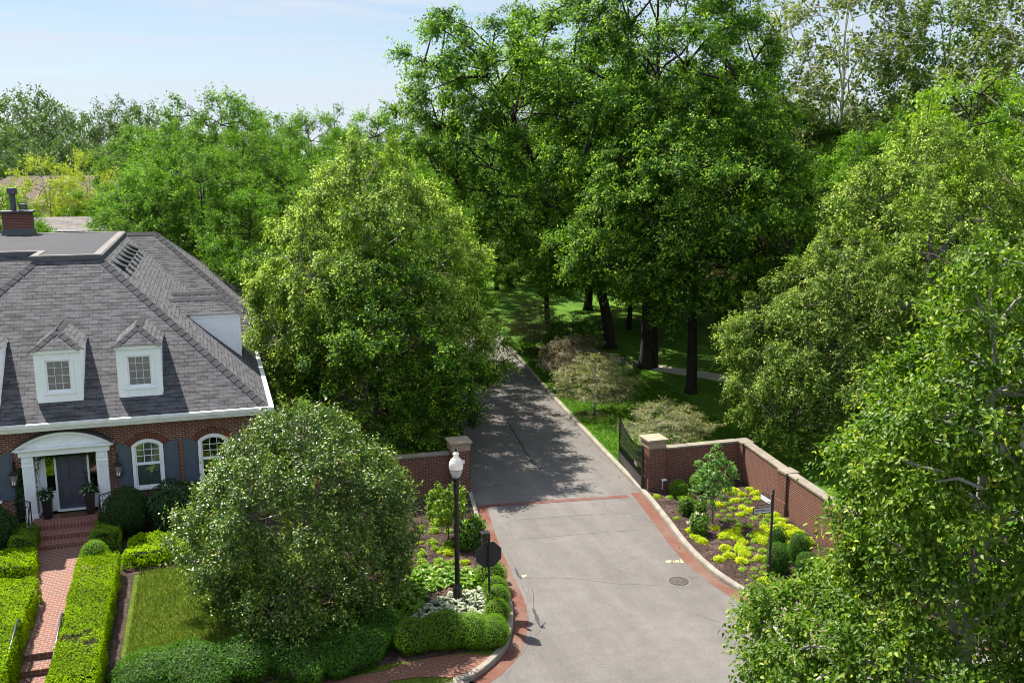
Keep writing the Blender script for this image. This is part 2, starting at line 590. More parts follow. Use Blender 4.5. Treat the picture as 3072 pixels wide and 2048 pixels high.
    cd = nz(pos - (C[ci][si] - np.array([0, 0, cl * .35])))
    nr = nz(np.array([0, 0, leafup]) + cd * .7 + out[ci][si] * .15 + nz(rng.normal(0, 1, (N, 3))) * .62)
    tc_ = rng.uniform(0, 1, n)
    ts_ = rng.uniform(0, 1, S)
    tint = .10 + .26 * tc_[ci][si] + .22 * ts_[si] + .26 * rng.uniform(0, 1, N)
    if newtip_highlight:  # lighter spray tips: bracts and young growth, also highlights painted into the colour
        tint = np.where((t > 1 - newtip_highlight) & (ts_[si] > .45), .8 + .2 * rng.uniform(0, 1, N), tint)
    Ls = L * rng.uniform(.65, 1.2, N); Ws = W * rng.uniform(.7, 1.15, N)
    cm = leaf_mesh(name + '_leaves', pos, ax, nr, Ls, Ws, tint, leafm, shape, curl=curl)
    me = bpy.data.meshes.new(name + '_wood')
    me.from_pydata(mb.v, [], mb.f)
    me.polygons.foreach_set('use_smooth', [True] * len(me.polygons))
    me.materials.append(barkm)
    return me, cm

def put_tree(name, meshes, loc, label, cat='tree', sc=1.0, rz=0.0, group=None):
    t = thing(name, label, cat, loc, group, rz)
    t.scale = (sc, sc, sc) if not hasattr(sc, '__len__') else sc
    for nm, me in (('trunk', meshes[0]), ('crown', meshes[1])):
        o = bpy.data.objects.new(nm, me); COL.objects.link(o); o.parent = t
    return t

def shell_mesh(name, P, N, L, W, leafm, rng, out=.35, rand=.5, depth=.04, tmin=0.0, tmax=.75, shape='kite', grad=None, curl=.1):
    n = len(P)
    rv = nz(rng.normal(0, 1, (n, 3)))
    ax = nz(N * out + rv)
    nr = nz(N + nz(rng.normal(0, 1, (n, 3))) * rand)
    pos = P + N * rng.uniform(-depth, depth, (n, 1)) - ax * L * .4
    tint = rng.uniform(tmin, tmax, n)
    if grad is not None:
        tint = np.clip(tint + grad, 0, 1)
    return leaf_mesh(name, pos, ax, nr, L * rng.uniform(.65, 1.25, n), W * rng.uniform(.7, 1.2, n), tint, leafm, shape, curl=curl)

def ball_pts(rng, rx, ry, rz, n, lump=.05, zmin=-1.0):
    v = nz(rng.normal(0, 1, (int(n * 1.6), 3)))
    v = v[v[:, 2] > zmin][:n]
    ph = rng.uniform(0, 6.28, 6)
    k = 1 + lump * (np.sin(v[:, 0] * 5 + ph[0]) + np.sin(v[:, 1] * 6 + ph[1]) + np.sin(v[:, 2] * 5 + ph[2]) + .6 * np.sin(v[:, 0] * 11 + v[:, 1] * 9 + ph[3])) * .5
    P = v * np.array([rx, ry, rz]) * k[:, None]
    N = nz(v / np.array([rx, ry, rz]))
    return P, N

def core_ball(rx, ry, rz, zc=0.0, n=14):
    mb = MB()
    prof = []
    for i in range(n + 1):
        a = -math.pi / 2 + math.pi * i / n
        prof.append((max(.004, math.cos(a)), math.sin(a)))
    mb.lathe(prof, (0, 0, 0), 20)
    mb.v = [(p[0] * rx, p[1] * ry, p[2] * rz + zc) for p in mb.v]
    me = bpy.data.meshes.new('core'); me.from_pydata(mb.v, [], mb.f)
    return me

def add_mesh(name, me, parent=None, loc=(0, 0, 0)):
    o = bpy.data.objects.new(name, me); COL.objects.link(o); o.location = loc
    if parent is not None: o.parent = parent
    return o
# ================================================================== setting
m_asphalt = None
def asphalt():
    b = NB('asphalt')
    g = b.n('NewGeometry').outputs['Position']
    f = b.noise(g, 0.22, 6, 0.6)
    f1 = b.noise(g, 2.2, 6, 0.65)
    f2 = b.noise(g, 38, 5, 0.95)
    st = b.noise(b.n('VectorMath', dict(operation='MULTIPLY'), _0=g, _1=(1.1, 0.12, 1)).outputs[0], 1.1, 3)
    k = b.math('ADD', b.math('ADD', b.math('MULTIPLY', f, .16), b.math('MULTIPLY', f1, .12)), b.math('ADD', b.math('ADD', b.math('MULTIPLY', f2, .34), b.math('MULTIPLY', b.noise(g, 13, 4, .9), .24)), b.math('MULTIPLY', st, .14)))
    c = b.ramp(k, [(0.37, (.066, .059, .054)), (0.5, (.126, .115, .107)), (0.63, (.195, .18, .168))])
    # hairline crazing of old paving
    vo = b.n('TexVoronoi', dict(feature='DISTANCE_TO_EDGE'), Vector=b.mix(0.12, g, b.n('TexNoise', Vector=g, Scale=1.4, Detail=4).outputs['Color']), Scale=0.9).outputs['Distance']
    msk = b.ramp(b.noise(g, .35, 3), [(0.55, (0, 0, 0)), (0.66, (1, 1, 1))])
    cr = b.math('MULTIPLY', b.math('LESS_THAN', vo, 0.010), b.math('MULTIPLY', msk, .4))
    c = b.mix(cr, c, (.10, .09, .085))
    p = b.n('BsdfPrincipled', Base_Color=c, Roughness=.92)
    p.inputs['Specular IOR Level'].default_value = .25
    bp = b.n('Bump', Strength=.35, Distance=.01, Height=f2)
    b.t.links.new(bp.outputs[0], p.inputs['Normal'])
    return b.done(p.outputs[0])

m_asphalt = asphalt()
m_tar = plain('tar_seal', (.035, .035, .038), .55, .4, var=.3, scale=8)
m_crack = plain('crack_dark', (.085, .075, .068), .9, .1, var=.4, scale=10)
m_conc = plain('kerb_concrete', (.255, .228, .19), .9, .2, var=.28, scale=2.5, bump=.4, bscale=40)
m_path = plain('path_concrete', (.42, .37, .31), .9, .2, var=.2, scale=1.5)
m_band = brick('gutter_brick', (.17, .06, .036), (.12, .048, .034), (.13, .09, .075), .2, .095, .006, stain=.45, dust=(.15, .105, .085))
m_strip = brick('strip_brick', (.16, .06, .044), (.12, .05, .04), (.14, .10, .085), .095, .2, .006, stain=.45, dust=(.13, .085, .07))
m_walkbrick = brick('walk_brick', (.215, .078, .052), (.145, .075, .058), (.30, .25, .22), .2, .118, .012, stain=.25)
m_sidebrick = brick('sidewalk_brick', (.23, .095, .06), (.175, .09, .065), (.065, .042, .03), .24, .10, .013, stain=.35)
m_mulch = groundmat('mulch', [(.41, (.022, .013, .010)), (.52, (.066, .042, .034)), (.61, (.17, .115, .09))], 1.2, .9, 26, 28, dist=.05)
m_lawn = groundmat('lawn_grass', [(.40, (.04, .066, .006)), (.5, (.092, .138, .010)), (.60, (.165, .21, .025))], 1.4, .9, 45, 26, dist=.06)
m_park = groundmat('park_grass', [(.40, (.03, .08, .005)), (.5, (.065, .155, .008)), (.60, (.13, .24, .015))], .35, .9, 22, 16, dist=.08, stretch=(1, .25, 1))

def sm(x):
    x = max(0.0, min(1.0, x)); return x * x * (3 - 2 * x)

def catmull(pts, per=6):
    P = [np.array(p, float) for p in pts]
    out = []
    for i in range(len(P) - 1):
        p0 = P[max(i - 1, 0)]; p1 = P[i]; p2 = P[i + 1]; p3 = P[min(i + 2, len(P) - 1)]
        for k in range(per):
            t = k / per
            out.append(.5 * ((2 * p1) + (-p0 + p2) * t + (2 * p0 - 5 * p1 + 4 * p2 - p3) * t * t + (-p0 + 3 * p1 - 3 * p2 + p3) * t ** 3))
    out.append(P[-1])
    return np.array(out)

KR = catmull([(27.6, 118), (23.4, 92), (20.75, 74.1), (19.85, 67.6), (17.39, 49.2), (16.05, 38.2), (15.40, 32.3), (14.93, 29.3), (14.55, 27.2), (14.38, 25.4), (14.45, 23.9), (14.78, 22.4), (15.45, 21.1), (17.9, 19.4), (24, 18.3), (60, 17.5), (150, 17.0)])
KL = catmull([(21.2, 118), (17.0, 92), (14.4, 74.1), (13.5, 67.6), (11.05, 49.2), (9.7, 38.2), (9.05, 33.6), (8.38, 29.5), (8.06, 26.9), (7.86, 25.1), (7.58, 23.9), (7.08, 22.65), (6.6, 21.95), (5.95, 21.35), (5.2, 21.0), (3, 20.75), (-20, 20.55), (-130, 20.4)])
def xat(K, y):
    return float(np.interp(y, K[::-1, 1], K[::-1, 0]))

def offset(K, d):
    t = np.gradient(K, axis=0); t /= np.linalg.norm(t, axis=1)[:, None]
    n = np.stack([-t[:, 1], t[:, 0]], 1)          # left of travel; travelling towards the camera this is +X
    return K + n * d

# far ground and road
tag(MB().add([(-2500, -600, -.08), (2500, -600, -.08), (2500, 3000, -.08), (-2500, 3000, -.08)], [(0, 1, 2, 3)]).build('ground', m_park), kind='structure')
tag(MB().add([(-130, -40, 0), (150, -40, 0), (150, 120, 0), (-130, 120, 0)], [(0, 1, 2, 3)]).build('road', m_asphalt), kind='structure')

def hL(x, y):
    r = .57 * sm((3.6 - x) / 4.2) * sm((y - 22.1) / 1.5)
    c = sm((x + 6.0) / .4) * sm((-3.6 - x) / .4) * sm((25.6 - y) / .9) * .62
    return .13 + r * (1 - c)
def hR(x, y):
    return .13

def grid(name, cols, rows, hf, mat, lo=None, hi=None):
    mb = MB(); V = []
    for y in rows:
        for x in cols:
            xx = x
            if hi is not None: xx = min(x, hi(y))
            if lo is not None: xx = max(x, lo(y))
            V.append((xx, y, hf(xx, y)))
    nc = len(cols); F = []
    for j in range(len(rows) - 1):
        for i in range(nc - 1):
            a = j * nc + i
            q = (a, a + 1, a + nc + 1, a + nc)
            if abs(V[q[1]][0] - V[q[0]][0]) + abs(V[q[2]][0] - V[q[3]][0]) > 1e-4:
                F.append(q)
    mb.add(V, F)
    o = mb.build(name, mat, fixn=False, smooth=True)
    return tag(o, kind='structure')
cl_ = list(np.concatenate([np.linspace(-130, -16, 12), np.arange(-15, 9.6, .3), np.arange(9.9, 24, 1.2)]))
rw_ = list(np.concatenate([np.arange(20.42, 36, .3), np.linspace(36.5, 118, 30)]))
kl_back = offset(KL, -.15)
grid('lawn', cl_, rw_, hL, m_lawn, hi=lambda y: xat(kl_back, max(y, 20.56)) if y > 20.6 else xat(kl_back, 20.62))
kr_back = offset(KR, .15)
cr_ = list(np.concatenate([np.arange(14.2, 30, .4), np.linspace(30.5, 150, 30)]))
rr_ = list(np.concatenate([np.arange(18.0, 36, .3), np.linspace(36.5, 118, 40)]))
grid('park_lawn', cr_, rr_, hR, m_park, lo=lambda y: xat(kr_back, y))

def kerb(name, K, side):
    mb = MB()
    prof = [(0, -.05), (.0, .11), (.022, .148), (.05, .158), (.165, .165), (.165, -.05)]
    rows = [offset(K, side * d) for d, z in prof]
    n = len(K); V = []
    for j, (d, z) in enumerate(prof):
        for i in range(n):
            V.append((rows[j][i][0], rows[j][i][1], z))
    F = []
    for j in range(len(prof) - 1):
        for i in range(n - 1):
            F.append((j * n + i, j * n + i + 1, (j + 1) * n + i + 1, (j + 1) * n + i))
    mb.add(V, F)
    return tag(mb.build(name, m_conc), kind='structure')
kerb('kerb', KR, 1)
kerb('kerb', KL, -1)

def ribbon(name, pts, wl, wr, z, mat, uvm=None):
    P = np.array(pts, float)
    t = np.gradient(P, axis=0); t /= np.maximum(np.linalg.norm(t, axis=1)[:, None], 1e-9)
    nrm = np.stack([-t[:, 1], t[:, 0]], 1)
    s = np.concatenate([[0], np.cumsum(np.linalg.norm(np.diff(P, axis=0), axis=1))])
    n = len(P)
    A = P + nrm * np.reshape(np.broadcast_to(wl, n), (n, 1)); B = P - nrm * np.reshape(np.broadcast_to(wr, n), (n, 1))
    me = bpy.data.meshes.new(name)
    V = [(a[0], a[1], z) for a in A] + [(b[0], b[1], z) for b in B]
    F = [(i, i + n, i + n + 1, i + 1) for i in range(n - 1)]
    me.from_pydata(V, [], F)
    me.materials.append(mat)
    uv = me.uv_layers.new(name='UVMap')
    wlb = np.broadcast_to(wl, n); wrb = np.broadcast_to(wr, n)
    for l in me.loops:
        i = l.vertex_index
        uv.data[l.index].uv = (s[i % n], wlb[i] if i < n else -wrb[i - n])
    if me.polygons[0].normal.z < 0:
        me.flip_normals()
    return me
def sub(K, y0, y1):
    return K[(K[:, 1] <= y1) & (K[:, 1] >= y0)]
tag(add_mesh('brick_gutter', ribbon('brick_gutter', sub(KR, 17.6, 32.6), 0, .40, .004, m_band)), kind='structure')
tag(add_mesh('brick_gutter', ribbon('brick_gutter', sub(KL, 20.62, 33.2), .40, 0, .004, m_band)), kind='structure')
a = np.array(G(1452, 1517)); c = np.array(G(1884, 1488))
tag(add_mesh('brick_strip', ribbon('brick_strip', [a + (c - a) * t for t in np.linspace(0, 1, 9)], .14, .14, .008, m_strip)), kind='structure')

# saw cuts, cracks and tar seams in the asphalt
def z4(x, y): return G(1400 + x / 1.849, 1200 + y / 1.849)
crk = [  # (points, width, tar?)
    ([(222, 672), (255, 765), (300, 772), (640, 742), (980, 716), (986, 712), (915, 632), (885, 625), (600, 640), (300, 662), (222, 672)], .022, 0),
    ([(95, 405), (130, 466), (165, 472), (400, 458), (620, 445), (748, 430), (700, 365), (455, 371)], .022, 0),
    ([(330, 379), (240, 388), (100, 402)], .02, 0),
    ([(222, 105), (250, 160), (300, 240), (322, 280), (345, 310), (372, 350), (402, 375)], .11, 1),
    ([(332, 380), (395, 375), (462, 374)], .13, 1),
    ([(402, 380), (425, 420), (442, 438)], .03, 0),
    ([(130, 70), (140, 92), (125, 100)], .03, 1),
    ([(310, 988), (420, 984), (520, 985), (620, 990), (700, 1002), (760, 1008), (830, 1018), (980, 1022), (1092, 1028)], .02, 0),
    ([(1158, 1050), (1175, 1078), (1200, 1110), (1222, 1125), (1250, 1160), (1265, 1185), (1285, 1190), (1330, 1208), (1420, 1235)], .022, 0),
    ([(758, 562), (770, 592), (782, 622)], .02, 0),
    ([(222, 838), (240, 872), (262, 912), (268, 935)], .02, 0),
    ([(268, 930), (278, 948), (286, 972), (304, 990)], .09, 1),
    ([(1230, 992), (1262, 985), (1296, 974)], .02, 0),
    ([(362, 1040), (372, 1085), (371, 1152)], .05, 0),
    ([(370, 1150), (378, 1180), (392, 1212), (404, 1248)], .12, 1),
    ([(398, 1250), (418, 1256), (432, 1264)], .17, 1),
    ([(414, 1262), (422, 1244), (438, 1230)], .06, 1),
    ([(412, 1272), (396, 1290), (378, 1306)], .03, 0),
    ([(250, 1490), (222, 1520), (236, 1568)], .02, 0),
    ([(350, 1190), (336, 1240), (352, 1290), (342, 1352), (300, 1420)], .018, 0),
    ([(305, 1010), (322, 1060), (340, 1100), (330, 1150), (352, 1190)], .018, 0),
    ([(330, 1030), (352, 1042), (338, 1072), (356, 1104), (340, 1128)], .016, 0),
    ([(905, 1495), (918, 1508)], .05, 0),
]
rngc = random.Random(5)
tv, tf, cv, cf = [], [], [], []
for pts, w, tar in crk:
    P = [np.array(z4(*p)) for p in pts]
    Q = []
    for i in range(len(P) - 1):
        L = np.linalg.norm(P[i + 1] - P[i]); k = max(1, int(L / .12))
        for q in range(k):
            j = .012 if len(pts) != 11 else .003
            Q.append(P[i] + (P[i + 1] - P[i]) * q / k + np.array([rngc.uniform(-j, j), rngc.uniform(-j, j)]))
    Q.append(P[-1])
    ww = [w * (1 if tar else .62) * rngc.uniform(.4, 1.1) / 2 * (1 if 0 < i < len(Q) - 1 else .4) for i in range(len(Q))]
    me = ribbon('tmp', Q, ww, ww, .004, m_tar)
    V, F = (tv, tf) if tar else (cv, cf)
    o = len(V)
    V += [(v.co.x, v.co.y, .0045 if tar else .004) for v in me.vertices]
    F += [tuple(i + o for i in p.vertices) for p in me.polygons]
    bpy.data.meshes.remove(me)
mhx, mhy = G(2036, 1742)
for k in range(40):   # ragged ring of cracking round the manhole
    a0, a1 = 2 * math.pi * k / 40, 2 * math.pi * (k + .9) / 40
    if rngc.random() < .25: continue
    r = .46 + .03 * math.sin(k * 1.7); w = .008
    o = len(cv)
    cv += [(mhx + (r + s) * math.cos(q), mhy + (r + s) * math.sin(q), .004) for q in (a0, a1) for s in (-w, w)]
    cf += [(o, o + 1, o + 3, o + 2)]
tag(MB().add(cv, cf).build('road_cracks', m_crack), kind='structure')
tag(MB().add(tv, tf).build('tar_seams', m_tar), kind='structure')
m_yel = plain('utility_paint', (.80, .74, .22), .8, .2, var=.2, scale=14)
def z6(x, y): return G(1960 + x / 16.8, 1650 + y / 16.8)
ya = MB()
for poly in ([(600, 570), (720, 515), (840, 505), (925, 560), (840, 575), (825, 625), (720, 618)], [(990, 500), (1060, 560), (1110, 575), (1140, 500), (1170, 510), (1200, 600), (1170, 610), (1120, 585), (1040, 585)],
             [(1230, 490), (1270, 510), (1310, 590), (1270, 605), (1210, 540)], [(1330, 460), (1400, 470), (1480, 550), (1530, 600), (1480, 625), (1330, 620), (1400, 590), (1380, 530)]):
    ya.add([(*z6(*p), .005) for p in poly], [tuple(range(len(poly)))])
tag(ya.build('painted_marking', m_yel), kind='structure')
yb = MB().add([(*z4(*p), .005) for p in [(305, 972), (330, 966), (332, 974), (312, 982)]], [(0, 1, 2, 3)])
tag(yb.build('painted_marking', m_yel), kind='structure')

# park path
pp = catmull([G(1700, 1052, .13), G(1800, 1062, .13), G(1890, 1088, .13), G(2000, 1108, .13), G(2110, 1124, .13), G(2200, 1141, .13), G(2400, 1180, .13)], 5)
tag(add_mesh('park_path', ribbon('park_path', pp, .8, .8, .138, m_path)), kind='structure')

def inpoly(x, y, poly):
    c = False; n = len(poly); j = n - 1
    for i in range(n):
        xi, yi = poly[i]; xj, yj = poly[j]
        if (yi > y) != (yj > y) and x < (xj - xi) * (y - yi) / (yj - yi) + xi: c = not c
        j = i
    return c
def patch(name, poly, hf, mat, dz=.012, cell=.14):
    xs = [p[0] for p in poly]; ys = [p[1] for p in poly]
    nx = int((max(xs) - min(xs)) / cell) + 1; ny = int((max(ys) - min(ys)) / cell) + 1
    V = {}; VL = []; F = []
    def vid(i, j):
        if (i, j) not in V:
            x = min(xs) + i * cell; y = min(ys) + j * cell
            V[(i, j)] = len(VL); VL.append((x, y, hf(x, y) + dz))
        return V[(i, j)]
    for i in range(nx):
        for j in range(ny):
            if inpoly(min(xs) + (i + .5) * cell, min(ys) + (j + .5) * cell, poly):
                F.append((vid(i, j), vid(i + 1, j), vid(i + 1, j + 1), vid(i, j + 1)))
    o = MB().add(VL, F).build(name, mat, fixn=False, smooth=True)
    return tag(o, kind='structure')
def kb(K, y0, y1, n=24): return [(xat(K, y), y) for y in np.linspace(y0, y1, n)]
patch('mulch_bed', kb(offset(KR, .10), 19.3, 32.15) + [(16.6, 32.3), (19.75, 32.2), (19.3, 27), (18.9, 22), (19.4, 19.5)], hR, m_mulch, .012)
patch('mulch_bed', kb(offset(KL, -.10), 22.3, 33.9) + [(4.3, 33.9), (3.4, 29), (2.6, 26.5), (2.0, 24.0), (.5, 23.4), (-2.3, 23.2), (-2.45, 22.35)], hL, m_mulch, .012)
patch('mulch_bed', [(-15, 33.2), (-15, 29.0), (-5.6, 28.7), (-5.6, 33.2)], hL, m_mulch, .012)
patch('mulch_bed', [(-4.0, 33.2), (-4.0, 28.6), (-2.2, 28.6), (-1.0, 28.9), (1.6, 29.4), (1.9, 33.2)], hL, m_mulch, .012)
patch('mulch_bed', [(-4.2, 21.9), (-4.2, 28.9), (-2.62, 28.9), (-2.62, 25), (-2.6, 21.9)], hL, m_mulch, .014)
# mown rings of mulch round the small park trees
for q in ((17.75, 42.95), (19.22, 51.0), (20.0, 59.06)):
    patch('mulch_ring', [(q[0] + .85 * math.cos(t), q[1] + .85 * math.sin(t)) for t in np.linspace(0, 6.28, 20)[:-1]], hR, m_mulch, .012)
# brick sidewalk and front walk
sw_up = catmull([G(1476, 1966, .13), G(1386, 1962, .13), G(1300, 1972, .13), G(1214, 1991, .13), G(1100, 2022, .13), (-.5, 22.1), (-12, 22.0)], 5)
sw_lo = catmull([G(1452, 2004, .13), G(1400, 2032, .13), G(1283, 2030, .13), G(1186, 2041, .13), G(1100, 2062, .13), (-.5, 21.25), (-12, 21.1)], 5)
V = [(*p, .145) for p in sw_up] + [(*p, .145) for p in sw_lo]; n = len(sw_up)
tag(MB().add(V, [(i, i + 1, i + 1 + n, i + n) for i in range(n - 1)]).build('brick_sidewalk', m_sidebrick), kind='structure')
wk = MB().box(-5.75, -4.0, 24.4, 31.3, .3, .722)
tag(wk.build('front_walk', m_walkbrick), kind='structure')
st = MB()
for i, (y0, y1, z) in enumerate([(23.85, 24.397, .565), (23.3, 23.847, .42), (22.75, 23.297, .28), (22.0, 22.747, .16)]):
    st.box(-5.75, -4.0, y0, y1, .0, z)
tag(st.build('garden_steps', m_walkbrick, bevel=.012), kind='structure')
st = MB()
for y0, y1, z in [(31.303, 31.75, .87), (31.753, 32.2, 1.035), (32.203, 33.55, 1.2)]:
    st.box(-5.95, -3.85, y0, y1, .3, z)
tag(st.build('porch_steps', brick('porch_brick', (.24, .085, .065), (.17, .07, .055), (.36, .27, .23), .1, .205, .008, stain=.3), bevel=.015), kind='structure')
# ================================================================== house
m_brick = brick('house_brick', (.19, .054, .034), (.10, .036, .028), (.42, .335, .28), .215, .0715, .011, stain=.3)
m_soldier = brick('soldier_brick', (.19, .054, .034), (.105, .038, .028), (.42, .335, .28), .0715, .215, .010, offset=0.0, stain=.3)
m_voussoir = plain('arch_brick', (.15, .048, .032), .9, .2, var=.35, scale=7, bump=.3)
m_mortar = plain('mortar', (.30, .235, .195), .95, .1)
m_white = plain('white_paint', (.84, .86, .88), .5, .4, var=.05, scale=3)
m_gutter = plain('gutter_white', (.72, .72, .69), .4, .5, var=.12, scale=3)
m_slate = plain('slate_blue_paint', (.085, .105, .14), .5, .4, var=.08)
m_door = plain('door_grey_paint', (.060, .066, .092), .45, .45, var=.06)
m_black = plain('black_metal', (.012, .012, .013), .38, .5, var=.2)
m_dark = plain('dark_interior', (.010, .010, .011), .9, .05)
m_blind = plain('blind_slat', (.60, .60, .57), .7, .3, var=.05)
m_shing = shingle('roof_shingle', (.029, .029, .032), (.080, .079, .085))
m_cap = plain('ridge_shingle', (.070, .069, .074), .9, .2, var=.25, scale=5, bump=.4)
m_shing2 = shingle('grey_shingle', (.13, .115, .108), (.18, .162, .152))
m_shing3 = plain('brown_shingle', (.12, .085, .075), .9, .2, var=.2, scale=3, bump=.3)
m_lead = plain('flashing', (.075, .078, .085), .5, .5, var=.2)
m_trim = plain('deck_trim', (.14, .125, .115), .7, .3, var=.25, scale=2)
def deckmat():
    b = NB('deck_membrane')
    g = b.n('NewGeometry').outputs['Position']
    sx = b.n('SeparateXYZ', Vector=g)
    f = b.noise(g, .5, 5); f2 = b.noise(g, 30, 4, .8)
    yy = b.math('ADD', sx.outputs[1], b.math('MULTIPLY', b.noise(b.n('VectorMath', dict(operation='MULTIPLY'), _0=g, _1=(.25, .0, 0)).outputs[0], 1.0, 2), 1.3))
    seam = b.math('LESS_THAN', b.math('FRACT', b.math('DIVIDE', yy, 1.0)), .045)
    c = b.ramp(b.math('ADD', b.math('MULTIPLY', f, .5), b.math('MULTIPLY', f2, .5)), [(.3, (.020, .020, .025)), (.7, (.036, .036, .043))])
    c = b.mix(seam, c, (.05, .05, .06))
    p = b.n('BsdfPrincipled', Base_Color=c, Roughness=.75)
    p.inputs['Specular IOR Level'].default_value = .2
    return b.done(p.outputs[0])
m_deck = deckmat()
glass = glassmat()
T41 = .869
EZ = 4.4
house = thing('brick_house', 'red brick house with a grey shingled hip roof, white dormers and an arched white entrance', 'house', (-4.9, 33.2, .7))

def wall_holes(mb, x0, x1, z0, z1, y0, y1, holes):
    xs = sorted(set([x0, x1] + [h[0] for h in holes] + [h[1] for h in holes]))
    for a_, b_ in zip(xs[:-1], xs[1:]):
        hs = sorted([h for h in holes if h[0] <= a_ + 1e-6 and h[1] >= b_ - 1e-6], key=lambda h: h[2])
        z = z0
        for h in hs:
            if h[2] > z: mb.box(a_, b_, y0, y1, z, h[2])
            z = h[3]
        if z1 > z: mb.box(a_, b_, y0, y1, z, z1)
WX = [-7.42, -2.36, -.25]
WZ0, WZS, WZA = 1.85, 3.30, 3.52
holes = [(x - .5, x + .5, WZ0, WZA) for x in WX] + [(-5.80, -3.94, 1.2, 3.32)]
w = MB()
wall_holes(w, -11.05, 1.2, -.1, 4.08, 33.2, 33.5, holes)
w.box(.9, 1.2, 33.503, 44.5, -.1, 4.25)
w.box(-11.05, -10.75, 33.503, 35.2, -.1, 4.25)
w.box(-24.0, -11.053, 35.2, 35.5, -.1, 4.25)
wall = w.build('wall', m_brick, house)
w2 = MB()
wall_holes(w2, 1.203, 2.7, -.1, 4.25, 44.5, 44.8, [(1.6, 2.4, 1.6, 3.4)])
w2.box(2.4, 2.7, 44.803, 54.7, -.1, 4.25)
w2.box(-24, 2.397, 54.4, 54.7, -.1, 4.25)
w2.build('wall', m_brick, house)
MB().box(-11.05, 1.2, 33.2, 33.5, 4.083, 4.30).build('soldier_course', m_soldier, house)
ww = MB().box(1.6, 2.4, 44.6, 44.64, 1.6, 1.68).box(1.6, 2.4, 44.6, 44.64, 3.32, 3.4).box(1.6, 1.68, 44.6, 44.64, 1.683, 3.317).box(2.32, 2.4, 44.6, 44.64, 1.683, 3.317).box(1.68, 2.32, 44.6, 44.64, 2.46, 2.52)
wf = ww.build('window', m_white, house)
MB().box(1.683, 2.317, 44.655, 44.66, 1.683, 3.317).build('pane', glass, wf)
MB().box(1.6, 2.4, 44.76, 44.79, 1.6, 3.4).build('blind', m_dark, wf)

# --- roof
DZ = 9.18
A = (1.62, 32.8, EZ); Bq = (-3.88, 38.3, DZ); Cq = (-3.88, 49.6, DZ); Dq = (1.62, 44.1, EZ)
E1 = (-11.45, 32.8, EZ); E2 = (-5.95, 38.3, DZ)
E3 = (-11.45, 34.8, EZ); E4 = (-5.95, 40.3, DZ)
F1 = (-25, 34.8, EZ); F2 = (-25, 40.3, DZ)
W1 = (3.09, 44.1, EZ); W2 = (-2.41, 49.6, DZ); W3 = (3.09, 55.1, EZ)
B1 = (-25, 55.1, EZ); B2 = (-25, 49.6, DZ)
rf = MB()
rf.add([A, Bq, E2, E1], [(0, 1, 2, 3)])
rf.add([A, Dq, Cq, Bq], [(0, 1, 2, 3)])
rf.add([E1, E2, E4, E3], [(0, 1, 2, 3)])
rf.add([F1, E3, E4, F2], [(0, 1, 2, 3)])
rf.add([Dq, W1, W2, Cq], [(0, 1, 2, 3)])
rf.add([W1, W3, W2], [(0, 1, 2)])
rf.add([W3, B1, B2, W2], [(0, 1, 2, 3)])
roof = rf.build('roof', m_shing, house, fixn=False)

def unit(v):
    v = np.array(v, float); return v / np.linalg.norm(v)
def caps(mb, p0, p1, n1, n2, step=.30, wid=.20, th=.009):
    p0, p1 = np.array(p0, float), np.array(p1, float)
    d = unit(p1 - p0); L = np.linalg.norm(p1 - p0)
    n1, n2 = unit(n1), unit(n2); na = unit(n1 + n2)
    d1 = np.cross(d, n1); d2 = np.cross(d, n2)
    if d1 @ na > 0: d1 = -d1
    if d2 @ na > 0: d2 = -d2
    if np.dot(d1, n2) > np.dot(-d1, n2) and False: pass
    k = int(L / step)
    for i in range(k):
        s, e = p0 + d * (L * i / k), p0 + d * (L * (i + 1.12) / k)
        u = th * 2.3; l = th * .6
        V = [s + na * (u + .012), s + d1 * wid + n1 * u, s + d2 * wid + n2 * u, e + na * (l + .012), e + d1 * wid + n1 * l, e + d2 * wid + n2 * l,
             s + na * .001, s + d1 * wid - n1 * .005, s + d2 * wid - n2 * .005]
        mb.add(V, [(0, 3, 4, 1), (0, 2, 5, 3), (0, 1, 7, 6), (0, 6, 8, 2)])
nF = (0, -.656, .755); nR = (.656, 0, .755); nL = (-.656, 0, .755); nB = (0, .656, .755)
for hip in ((A, Bq, nF, nR), (E1, E2, nF, nL), (W1, W2, nF, nR), (W3, W2, nB, nR), ((-3.7, 49.6, DZ), W2, nF, nB)):
    cp = MB(); caps(cp, *hip); cp.build('ridge_cap', m_cap, roof, fixn=False)
# flat deck
dk = MB()
dk.prism([(-25, 40.3), (-5.95, 40.3), (-5.95, 38.3), (-3.88, 38.3), (-3.88, 49.75), (-25, 49.75)], lambda a, b: (a, b, DZ - .12), lambda a, b: (a, b, DZ + .05))
deck = dk.build('roof_deck', m_deck, house)
tr = MB()
for x0, x1, y0, y1 in [(-25, -5.95, 40.24, 40.5), (-6.2, -5.953, 38.5, 40.237), (-6.2, -3.82, 38.24, 38.497), (-4.1, -3.82, 38.5, 49.5), (-25, -3.82, 49.503, 49.81)]:
    tr.box(x0, x1, y0, y1, DZ + .02, DZ + .075)
tr.build('deck_edge', m_trim, deck, bevel=.01)
lf = MB()
for x0, x1, y0, y1 in [(-25, -6.21, 40.19, 40.237), (-6.24, -3.78, 38.19, 38.237), (-3.817, -3.77, 38.24, 49.6)]:
    lf.box(x0, x1, y0, y1, DZ - .10, DZ + .05)
lf.build('flashing', m_lead, deck)
